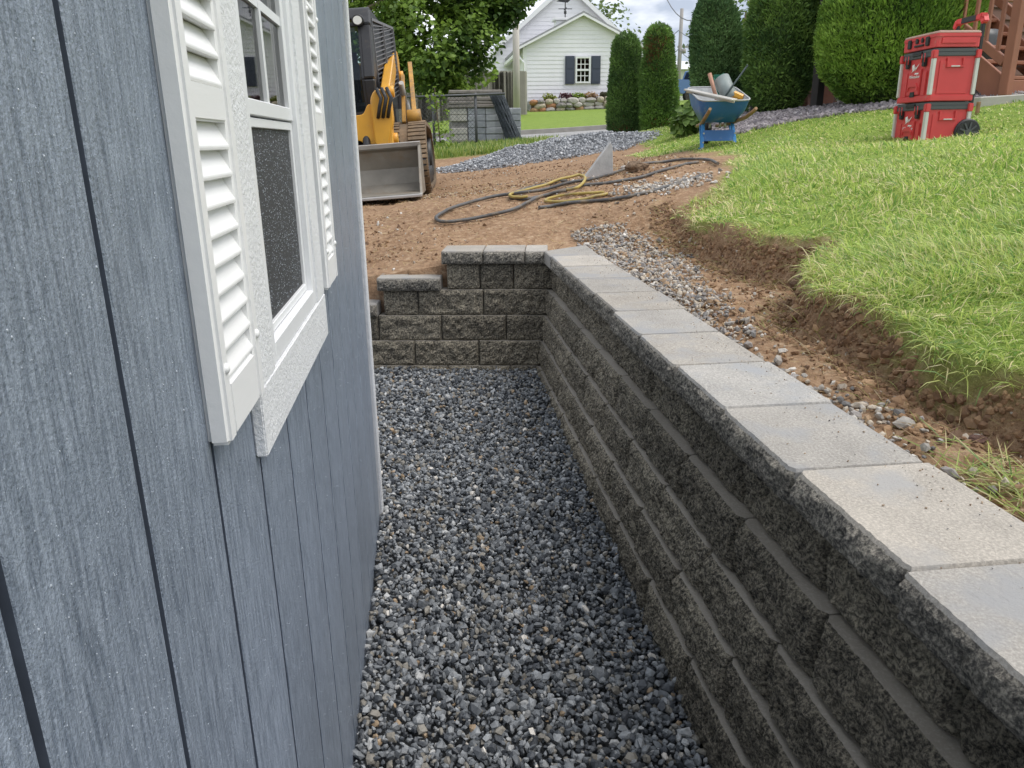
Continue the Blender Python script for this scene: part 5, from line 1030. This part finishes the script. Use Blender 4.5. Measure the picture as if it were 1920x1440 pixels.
def leafy(name, label, cat, base, blobs, n_, leaf, pal, seed, group=None, trunk=None, mt=None):
    """leaf-sized faces through ellipsoid clumps; blobs = (cx,cy,cz,rx,ry,rz) local"""
    r0 = np.random.default_rng(seed); t_ = thing(name, label, cat, base, 0, group); B = np.array(blobs, float); w = B[:, 3]*B[:, 4]+B[:, 3]*B[:, 5]; k_ = r0.choice(len(B), n_, p=w/w.sum())
    d_ = r0.normal(size=(n_, 3)); d_ /= np.linalg.norm(d_, axis=1)[:, None]; rr = r0.random(n_)**.35; P_ = B[k_, :3]+d_*B[k_, 3:]*rr[:, None]
    P_ += .25*leaf*r0.normal(size=(n_, 3)); gate = (fbm(P_/(leaf*5.5), seed, 3) > -.12) | (len(P_) < 1000); P_ = P_[gate]; d_ = d_[gate]; n_ = len(P_)
    nrm = d_*.5+np.array([0, 0, .7])+r0.normal(0, .5, (n_, 3)); nrm /= np.linalg.norm(nrm, axis=1)[:, None]; u_ = np.cross(nrm, r0.normal(size=(n_, 3))); u_ /= np.linalg.norm(u_, axis=1)[:, None]; v_ = np.cross(nrm, u_); s_ = leaf*r0.uniform(.6, 1.3, n_)[:, None]
    V = np.stack([P_-u_*s_*.5, P_-u_*s_*.12+v_*s_*.42, P_+u_*s_*.25+v_*s_*.34, P_+u_*s_*.62-nrm*s_*.15, P_+u_*s_*.2-v_*s_*.38, P_-u_*s_*.15-v_*s_*.42], 1)
    pal = np.array(pal); mx_ = np.clip(.5+.9*fbm(P_/(leaf*9)+9, seed+2, 2)+r0.normal(0, .22, n_), 0, 1)[:, None]; c_ = (pal[0]*(1-mx_)+pal[1]*mx_)*r0.uniform(.8, 1.2, (n_, 1))
    fo = obj('crown', np_mesh('crown', V.reshape(-1, 3), [np.arange(6)[None]+6*np.arange(n_)[:, None]], col=np.repeat(c_, 6, 0)), mt or M_TLEAF, t_); tag(fo, kind='stuff')
    if trunk:
        q = MB()
        for pts, rs in trunk: q.tube(pts, rs, 8)
        q.build('trunk', M_BARK, t_)
    return t_
M_TLEAF = mat('tree_leaf', attr=True, rough=.5, spec=.3, trans=.35)
for i, (u_, lb, pal) in enumerate([(1028, 'yellow-green low plant on the stone bed', [(.25,.28,.05),(.40,.42,.08)]), (1060, 'dark purple-red grassy plant on the stone bed', [(.08,.03,.04),(.25,.12,.13)]), (1083, 'small lime green mound on the stone bed', [(.20,.30,.05),(.34,.42,.08)]), (1105, 'pale orange flowers at the right of the stone bed', [(.40,.25,.15),(.45,.40,.2)]), (1135, 'dark low plant at the end of the stone bed', [(.06,.04,.04),(.12,.12,.06)])]):
    xx, zz_ = hx_(u_, 182, HY-.9); leafy('bed_plant', lb, 'plant', (xx, HY-.9, float(base_z(xx, HY-1.1))+.48), [(0, 0, .10, .28, .25, .14), (.2, 0, .06, .2, .2, .10)], 220, .09, pal, 300+i, 'plants on the stone bed')
# ------------------------------------------------------------------ board fence, chain-link fence, pallet
M_FENCE = [mat('weathered_board_%d' % i, c_, .9, var=.2, vscale=4, stretch=(4, 4, .5), bump=.3) for i, c_ in enumerate([(.25,.235,.21),(.30,.28,.25),(.21,.195,.175)])]
FY = 27.0; fx0 = at(700, 200, FY).x; fx1 = at(983, 200, FY+6).x
fen = thing('board_fence', 'weathered grey stockade fence of narrow boards below the big tree', 'fence', (fx0, FY, float(base_z(fx0, FY)))); FO = Vector(fen.location)
pk = []
for i in range(3):
    q = MB(); q.prism([(-.068, 0), (.068, 0), (.068, 1.72), (.03, 1.80), (-.03, 1.80), (-.068, 1.72)], 1, -.01, .01); me = q.mesh('picket'); me.materials.append(M_FENCE[i]); pk.append(me)
npk = 118
for i in range(npk):
    t_ = i/(npk-1); xx = fx0+(fx1-fx0)*t_; yy = FY+5.5*t_; o = bpy.data.objects.new('picket', random.choice(pk)); COL.objects.link(o); o.parent = fen; o.location = Vector((xx, yy, float(base_z(xx, yy))+.03+random.uniform(-.02, .02)))-FO; o.rotation_euler = (0, random.uniform(-.015, .015), math.atan2(5.5, fx1-fx0)); o.scale = (1, 1, .90)
for zz_ in (.40, 1.25): part('rail', M_FENCE[0], fen, lambda q: q.bar(tuple(Vector((fx0, FY+.05, float(base_z(fx0, FY))+zz_))-FO), tuple(Vector((fx1, FY+5.55, float(base_z(fx1, FY+5.5))+zz_))-FO), .05, .09))
M_GALV = mat('galvanised', (.10, .105, .11), .5, metal=.4)
CY = 15.4
cf0 = at(730, 270, CY); cf1 = at(948, 270, CY)
chain = thing('chain_link_fence', 'dark chain-link fence standing in front of the wrapped block pallet', 'fence', (cf0.x, CY, float(base_z(cf0.x, CY)))); CO = Vector(chain.location)
def cz(x_): return float(base_z(x_, CY))
topz = at(900, 176, CY).z
part('top_rail', M_GALV, chain, lambda q: q.cyl(tuple(Vector((cf0.x, CY, at(760, 183, CY).z))-CO), tuple(Vector((cf1.x, CY, topz))-CO), .021, 8))
for u_ in (812, 892): 
    px_ = at(u_, 200, CY).x; part('post', M_GALV, chain, lambda q: q.cyl(tuple(Vector((px_, CY+.03, cz(px_)-.1))-CO), tuple(Vector((px_, CY+.03, topz+.02))-CO), .026, 8))
def weave(q):
    x = cf0.x; zt = topz-.02
    n_ = int((at(895, 200, CY).x-cf0.x)/.075); h_ = zt-cz(0)
    for i in range(-int(h_/.075), n_):
        for s_ in (1, -1):
            xa_ = cf0.x+i*.075; xb_ = xa_+h_
            a2, b2 = max(xa_, cf0.x), min(xb_, cf0.x+n_*.075)
            if b2 <= a2: continue
            za, zb = (a2-xa_)/h_, (b2-xa_)/h_
            if s_ < 0: za, zb = 1-za, 1-zb
            z0 = cz(a2)
            q.tube([tuple(Vector((a2, CY, z0+za*h_))-CO), tuple(Vector((b2, CY, z0+zb*h_))-CO)], .0035, 3, cap=False)
wv = part('chain_mesh', M_GALV, chain, weave); tag(wv, kind='stuff')
rollo = thing('mesh_roll', 'leaning dark bundle of rolled chain-link mesh against the pallet', 'mesh roll', at(965, 272, 15.6)); 
ra = at(968, 274, 15.6); rb_ = at(930, 174, 15.75); ra.z = float(base_z(ra.x, 15.6)); rollo.location = ra
def spiral(q):
    d_ = Vector(rb_)-Vector(ra)
    for j in range(5):
        rr = .17-.03*j
        for k2 in range(14):
            a_ = k2/14*2*math.pi+j; o_ = Vector((math.cos(a_)*rr, math.sin(a_)*rr, 0)); b_ = Vector((math.cos(a_+.9)*rr*.85, math.sin(a_+.9)*rr*.85, 0)); c2 = Vector((math.cos(a_-.9)*rr*.85, math.sin(a_-.9)*rr*.85, 0))
            q.tube([o_, d_*.5+(o_+b_)*.5, d_+b_], .006, 3, cap=False); q.tube([o_, d_*.5+(o_+c2)*.5, d_+c2], .006, 3, cap=False)
part('wire', mat('pvc_wire', (.07, .085, .10), .5), rollo, spiral)
PY = 16.0; pl0 = at(846, 276, PY); pl1 = at(978, 270, PY); pz = float(base_z((pl0.x+pl1.x)/2, PY))
pal_ = thing('block_pallet', 'wooden pallet stacked with grey blocks in clear wrap behind the chain-link fence', 'pallet', ((pl0.x+pl1.x)/2, PY+.5, pz)); PO = Vector(pal_.location)
wd_ = (pl1.x-pl0.x)
part('pallet_deck', M_FENCE[1], pal_, lambda q: ([q.bb((-wd_/2, -.5+i*.17, .10), (wd_/2, -.5+i*.17+.12, .125)) for i in range(6)], [q.bb((x_-.05, -.5, 0), (x_+.05, .5, .10)) for x_ in (-wd_/2+.06, 0, wd_/2-.06)]))
M_WRAP = mat('stretch_wrapped_block', (.52, .54, .58), .22, var=.25, vscale=6, bump=.5, bscale=12, col2=(.27, .285, .31)); M_PBLK = mat('pallet_block', (.26, .25, .235), .8, var=.3, vscale=10, bump=.3)
M_PALE = mat('pale_block_end', (.52, .50, .45), .7, var=.25, vscale=8)
q0 = MB(); q0.bb((-wd_/8+.004, -.11, 0), (wd_/8-.004, .11, .118)); qm = q0.mesh('block', .01); qm.materials.append(M_WRAP)
q0 = MB(); q0.bb((-wd_/8+.004, -.11, 0), (wd_/8-.02, .11, .118)); qm2 = q0.mesh('block', .01); qm2.materials.append(M_PALE)
for lv_ in range(5):
    for ix in range(4):
        for iy in (0, 3):
            if ix == 0 and lv_ in (2,) and iy == 0: continue
            o = bpy.data.objects.new('block', qm2 if (ix == 0) else qm); COL.objects.link(o); o.parent = pal_; o.location = (-wd_/2+wd_/8+ix*wd_/4+random.uniform(-.003, .003), -.36+iy*.24+random.uniform(-.01, .01), .128+lv_*.121)
part('core', M_PBLK, pal_, lambda q: q.bb((-wd_/2+.03, -.42, .13), (wd_/2-.02, .42, .73)))
M_SLAB = mat('stone_sheet', (.27, .245, .22), .9, var=.35, vscale=9, bump=.6, bscale=20)
q0 = MB(); q0.bb((-wd_*.5, -.5, 0), (wd_*.24, .45, .062)); sm_ = q0.mesh('slab', .012); sm_.materials.append(M_SLAB)
for i in range(4):
    o = bpy.data.objects.new('slab', sm_); COL.objects.link(o); o.parent = pal_; o.location = (random.uniform(-.03, .03)-.02, random.uniform(-.02, .02), .74+i*.066); o.rotation_euler = (0, 0, random.uniform(-.03, .03))
q0 = MB(); q0.bb((-wd_*.5, -.5, 0), (wd_*.3, .45, .10)); q0.build('sheet_stack', M_SLAB, pal_, .02); pal_.children[-1].location = (0, 0, 1.005); 
# ------------------------------------------------------------------ big shade tree, left
tx, ty = -2.6, 18.5; tz = float(base_z(tx, ty))
B = []
rt = np.random.default_rng(5)
for (u_, v_, y_, r_) in [(720,60,18,1.0),(780,40,17.5,1.1),(840,60,17.5,.95),(800,110,17,.8),(850,125,17,.7),(880,60,17.5,.75),(900,20,18,.8),(940,10,18,.55),(870,-20,18,1.1),(700,-30,19,1.3),(780,-40,18,1.3),(890,110,17,.45),(840,150,16.8,.38),(760,125,17.5,.6),(905,125,16.8,.33),(720,130,18.5,.5),(960,-25,18,.6),(660,0,19,1.4)]:
    p_ = at(u_, v_, y_); B.append((p_.x-tx, p_.y-ty, p_.z-tz, r_, r_*1.1, r_*.8))
for _ in range(10): B.append((rt.uniform(-3.2, 2), rt.uniform(-1, 3), rt.uniform(4.2, 6.5), 1.2, 1.2, .9))
leafy('shade_tree', 'large leafy green shade tree overhanging the fence behind the loader', 'tree', (tx, ty, tz-.1), B, 70000, .098, [(.05,.105,.022),(.25,.38,.06)], 77, trunk=[([(0, 0, 0), (.05, 0, 1.2), (.1, -.05, 2.4), (0, 0, 5)], [.26, .22, .18, .06]), ([(.08, 0, 1.9), (1.2, -.6, 2.7), (2.4, -1.2, 3.1)], [.10, .07, .03]), ([(.08, 0, 2.2), (-1.0, -.4, 3.2), (-1.8, -.2, 4.2)], [.10, .07, .03]), ([(.05, 0, 2.6), (1.6, -.4, 3.9), (3.4, -.5, 4.6)], [.09, .06, .02])])
leafy('sapling', 'thin green sapling growing beside the loader track at the fence', 'tree', (at(828, 275, 14.2).x, 14.2, float(base_z(.3, 14.2))), [(0, 0, .5, .16, .16, .4), (-.1, 0, .95, .2, .2, .25), (.05, 0, .25, .2, .2, .2)], 170, .06, [(.12,.20,.03),(.30,.42,.07)], 78, trunk=[([(0, 0, -.05), (-.05, 0, .6), (-.08, 0, 1.1)], [.012, .01, .005])])
# ------------------------------------------------------------------ poles and wires
M_POLE = mat('grey_pole', (.50, .47, .42), .85, var=.15, vscale=3, stretch=(3, 3, .3), bump=.3)
PYy = 24.0; pb = at(969, 215, PYy); pt = at(967, 18, PYy)
pole = thing('utility_pole', 'pale grey wooden pole standing left of the white house gable', 'pole', (pb.x, PYy, float(base_z(pb.x, PYy))-.1)); part('shaft', M_POLE, pole, lambda q: q.cyl((0, 0, 0), (0, 0, pt.z-pole.location.z+.2), .105, 14, .095)); part('cap', M_POLE, pole, lambda q: q.lathe([(.11, 0), (.11, .03), (.02, .08), (.001, .085)], (0, 0, pt.z-pole.location.z+.2), 14))
UY = 62.0; pb = at(1271, 175, UY); pt = at(1270, 16, UY)
up_ = thing('utility_pole', 'distant thin utility pole with crossed wires right of the house', 'pole', (pb.x, UY, pb.z-1)); part('shaft', mat('far_pole', (.33, .31, .30), .9), up_, lambda q: q.cyl((0, 0, 0), (0, 0, pt.z-pb.z+1), .19, 10, .13)); part('crossarm', MAT['far_pole'], up_, lambda q: (q.bar((-.2, 0, at(1270, 88, UY).z-pb.z+1), (2.2, 0, at(1290, 88, UY).z-pb.z+1), .12), q.cyl((.25, 0, at(1270, 100, UY).z-pb.z+1), (.25, 0, at(1270, 92, UY).z-pb.z+1), .22, 10)))
M_WIRE = mat('wire', (.16, .16, .17), .7)
for i, (pa, pc, lb) in enumerate([((1250, -2, 50), (1340, 12, 40), 'thick overhead wire crossing the top of the sky'), ((1180, 70, 75), (1272, 57, 62), 'faint overhead wire from the house roof to the far pole'), ((1272, 57, 62), (1420, 30, 40), 'faint overhead wire from the far pole to the right'), ((1180, 120, 80), (1272, 92, 62), 'low sagging wire left of the far pole'), ((1272, 92, 62), (1400, 110, 50), 'low sagging wire right of the far pole')]):
    a_, c_ = at(*pa), at(*pc); pts = [a_.lerp(c_, t_)-Vector((0, 0, .9*4*t_*(1-t_))) for t_ in np.linspace(0, 1, 9)]; q = MB(); q.tube(pts, .028, 5); o = q.build('overhead_wire', M_WIRE, None, off=a_); o.location = a_; tag(o, lb, 'wire', 'overhead wires')
# ------------------------------------------------------------------ pickup truck and far building
TY = 46.0; tp_ = at(1272, 184, TY)
trk = thing('pickup_truck', 'blue pickup truck parked far behind the wheelbarrow, tail towards the evergreens', 'pickup truck', (tp_.x-.75, TY, tp_.z-.25), R(-62))
M_TBL = mat('truck_blue', (.035, .12, .30), .3, coat=.6); M_CHR = mat('chrome', (.6, .6, .6), .2, metal=.9)
part('bed', M_TBL, trk, lambda q: q.prism(rounded([(0, .45), (0, 1.22), (2.1, 1.22), (2.1, .45)], .08), 0, -.9, .9), .04, 2)
part('cab', M_TBL, trk, lambda q: q.prism(rounded([(2.1, .45), (2.1, 1.25), (2.35, 1.85), (3.6, 1.85), (4.15, 1.25), (5.3, 1.15), (5.4, .5)], .1), 0, -.88, .88), .05, 2)
part('rear_window', M_PANE, trk, lambda q: q.add([(-.7, 2.10, 1.32), (.7, 2.10, 1.32), (.66, 2.30, 1.77), (-.66, 2.30, 1.77)], [(0, 1, 2, 3)])); trk.children[-1].location = (0, -.02, 0)
part('side_window', M_PANE, trk, lambda q: [q.add([(s_*.89, 2.35, 1.3), (s_*.89, 3.95, 1.3), (s_*.89, 3.55, 1.75), (s_*.89, 2.5, 1.75)], [(0, 1, 2, 3)]) for s_ in (-1, 1)])
part('bumper', M_CHR, trk, lambda q: q.bb((-.92, -.14, .45), (.92, .02, .66)), .03, 2)
for s_ in (-1, 1): part('tail_light', mat('tail_red', (.5, .02, .03), .3) if 'tail_red' not in MAT else MAT['tail_red'], trk, lambda q: q.bb((s_*.80-.09, -.03, .78), (s_*.80+.09, .06, 1.15)), .02, 2)
for s_ in (-1, 1):
    for y_ in (.95, 4.3): part('wheel', M_TIRE, trk, lambda q: q.cyl((s_*.72, y_, .38), (s_*.93, y_, .38), .38, 20), .03, 2)
by_ = at(1290, 172, 85)
bd = thing('far_building', 'low pale building with flat roof far off between the evergreens', 'building', (by_.x+2, 85, by_.z-1))
part('wall', mat('far_wall', (.60, .60, .58), .9), bd, lambda q: q.bb((-7, 0, 0), (9, 8, 3.2))); part('roof', mat('far_roof', (.62, .63, .64), .8), bd, lambda q: q.prism([(-.5, 3.2), (8.5, 3.2), (4, 4.4)], 0, -7.3, 9.3))
for i in range(3): part('window', M_PANE, bd, lambda q: q.bb((-5+i*4, -.03, 1.2), (-3.6+i*4, -.01, 2.4)))
# background trees on the right
for i, (u_, v_, y_, s_, lb, pal) in enumerate([(1400, 60, 24, 1.2, 'light green tree seen in the gap between the two tall evergreens', [(.10,.17,.03),(.28,.38,.08)]), (1400, 0, 40, 2.2, 'bluish far tree top between the two tall evergreens', [(.08,.13,.07),(.20,.27,.14)]), (1138, 56, 60, 2.6, 'distant tree crown peeping over the house roof', [(.10,.15,.05),(.22,.28,.09)])]):
    p_ = at(u_, v_, y_); g_ = float(base_z(p_.x, y_)); hh = p_.z-g_
    leafy('background_tree', lb, 'tree', (p_.x, y_, g_-.1), [(0, 0, hh, s_, s_, s_), (.5*s_, 0, hh*.6, s_, s_, s_), (-.4*s_, 0, hh*.62, s_, s_, s_*.9), (0, 0, hh*.3, s_*.7, s_*.7, s_)], 2600, .05+.004*y_, pal, 90+i, 'background trees', trunk=[([(0, 0, 0), (0, 0, hh*.9)], [.15, .05])])
# broad-leaved plants at the left foot of the hedge behind the barrow
for i, (u_, v_, y_) in enumerate([(1290, 225, 11.0), (1305, 215, 11.6)]):
    p_ = at(u_, v_, y_); leafy('hosta', ['leafy dark plant just left of the wheelbarrow tray', 'pale edged plant beside the tall evergreen foot'][i], 'plant', (p_.x, y_, zg(p_.x, y_)), [(0, 0, .18, .22, .2, .2), (.1, 0, .3, .12, .12, .12)], 220, .12, [(.06,.12,.03),(.20,.30,.08)], 400+i, 'plants beside the barrow')
# ------------------------------------------------------------------ deck stairs, right
M_DECK = mat('brown_stain', (.29, .115, .065), .6, var=.18, vscale=4, stretch=(1, 1, .4), bump=.1)
M_DKP = mat('dark_post', (.03, .026, .024), .8)
sb0 = at(1878, 186, 8.3)
st = thing('deck_stairs', 'reddish brown wooden deck stairs with railing at the right edge', 'stairs', (sb0.x, 8.3, zg(sb0.x, 8.3)+.02), R(18))
# local: treads run along +x, stairs climb towards +y then away; x<0 side carries the railing
stp = lambda n_, mt, fn, bv=.006, par=None: part(n_, mt, par or st, fn, bv)
rise, run, W_ = .185, .25, 1.15
for i in range(9): stp('tread', M_DECK, lambda q: q.bb((.045, .02+i*run, .17+i*rise), (W_, .02+i*run+.28, .21+i*rise)))
for x_ in (.0, W_): stp('stringer', M_DECK, lambda q: q.prism([(-.02, 0), (.02, .20), (9*run, 9*rise+.2), (9*run, 9*rise-.12), (.22, -.0)], 0, x_, x_+.042))
stp('newel_post', M_DECK, lambda q: q.bb((-.10, -.11, 0), (-.002, -.012, 1.15)))
stp('newel_post', M_DECK, lambda q: q.bb((W_+.046, -.11, 0), (W_+.144, -.012, 1.15)))
for x_ in (-.052, W_+.094):
    for zz_ in (.34, 1.05): stp('rail', M_DECK, lambda q: q.bar((x_, -.0, zz_), (x_, 9*run, zz_+9*rise), .05, .09))
    for i in range(14): stp('baluster', M_DECK, lambda q: q.bb((x_-.018, .10+i*.155-.018, .30+(.10+i*.155)*rise/run), (x_+.018, .10+i*.155+.018, 1.08+(.10+i*.155)*rise/run)), .003)
stp('riser_board', M_DECK, lambda q: q.bb((.044, .01, .0), (W_, .035, .165)))
deck = thing('raised_deck', 'dark brown raised deck behind the red tool boxes and stairs', 'deck', (sb0.x-.4, 10.6, zg(sb0.x, 9.5)), R(18)); dpt = lambda n_, mt, fn, bv=.006: part(n_, mt, deck, fn, bv)
for i in range(10): dpt('deck_board', M_DECK, lambda q: q.bb((-.55, .1+i*.145, 1.62), (4, .1+i*.145+.138, 1.66)))
dpt('rim_joist', M_DECK, lambda q: (q.bb((-.55, .05, 1.40), (4, .095, 1.62)), q.bb((-.60, .05, 1.40), (-.552, 1.6, 1.62))))
for x_, y_ in ((-.5, .2), (1.6, .2), (-.5, 1.4), (1.6, 1.4)): dpt('support_post', M_DKP, lambda q: q.bb((x_-.06, y_-.06, -.3), (x_+.06, y_+.06, 1.40)))
# tall brown post with fence behind the evergreens
dp = at(1545, 205, 12.2); po = thing('brown_post', 'tall reddish brown post between shaggy evergreen and ball evergreen', 'post', (dp.x, 12.2, zg(dp.x, 12.2)-.1)); part('shaft', M_DECK, po, lambda q: q.bb((-.075, -.075, 0), (.075, .075, 3.2)), .01); part('base_trim', M_DECK, po, lambda q: q.bb((-.095, -.095, .08), (.095, .095, .3)), .01)
cw = at(1512, 190, 13.0); blkw = thing('pale_wall', 'pale grey block wall glimpsed behind the evergreens beside the brown post', 'wall', (cw.x, 13.0, zg(cw.x, 13)-.1)); 
M_PW = mat('pale_block', (.46, .46, .42), .9, var=.1, vscale=5); q0 = MB(); q0.bb((-.195, 0, 0), (.195, .15, .19)); cm_ = q0.mesh('block', .008); cm_.materials.append(M_PW)
for r_ in range(5):
    for c_ in range(7): o = bpy.data.objects.new('block', cm_); COL.objects.link(o); o.parent = blkw; o.location = ((c_-2.5+.5*(r_ % 2))*.4, 0, r_*.2)
# concrete kerb of the patio, stake
ka, kb = at(1838, 199, 7.9), at(1960, 190, 7.7)
kz = zg(ka.x, 7.9)
kerb_ = thing('concrete_edging', 'weathered concrete edging at the foot of the brown stairs', 'edging', (ka.x, 7.9, kz-.05)); part('slab', mat('edging_concrete', (.45, .43, .39), .9, var=.15, vscale=6, bump=.3), kerb_, lambda q: q.bar((0, .1, .07), (2.2, -.25, .17), .22, .16), .01)
sk = at(1834, 200, 7.6); q0 = MB(); q0.bb((-.015, -.015, 0), (.015, .015, .14)); o = q0.build('wooden_stake', M_WOOD, None, .003); o.location = (sk.x, 7.6, zg(sk.x, 7.6)-.02); tag(o, 'short wooden stake beside the concrete edging right of the tool boxes', 'stake')
dr_ = at(1845, 150, 9.2); drum = thing('dark_drum', 'dark drum half hidden under the deck stairs behind the tool boxes', 'drum', (dr_.x-.05, 9.35, zg(dr_.x, 9.3)+.25)); part('shell', mat('drum_dark', (.07, .075, .08), .4), drum, lambda q: q.lathe([(.001, 0), (.2, 0), (.24, .05), (.24, .38), (.2, .46), (.001, .48)], n=20)); part('stand', M_DKP, drum, lambda q: [q.bar((math.cos(a_)*.2, math.sin(a_)*.2, -.28), (math.cos(a_)*.16, math.sin(a_)*.16, .05), .03) for a_ in (0.6, 2.2, 3.8, 5.3)])

# brown sided house wall behind the deck
bh = thing('brown_house', 'dark reddish brown house wall behind the deck stairs', 'house', (sb0.x+.2, 12.9, zg(sb0.x, 12)), R(18)); M_BW = mat('brown_siding', (.13, .06, .04), .7, var=.15, vscale=3)
part('wall', M_BW, bh, lambda q: q.bb((-.2, 0, -.5), (9, .2, 5.0)))
q0 = MB(); q0.prism([(-.045, 0), (-.005, .19), (0, .19), (0, 0)], 0, -.22, 9.02); cm_ = q0.mesh('clapboard'); cm_.materials.append(M_BW)
for i in range(26): o = bpy.data.objects.new('clapboard', cm_); COL.objects.link(o); o.parent = bh; o.location = (0, 0, i*.185-.1)
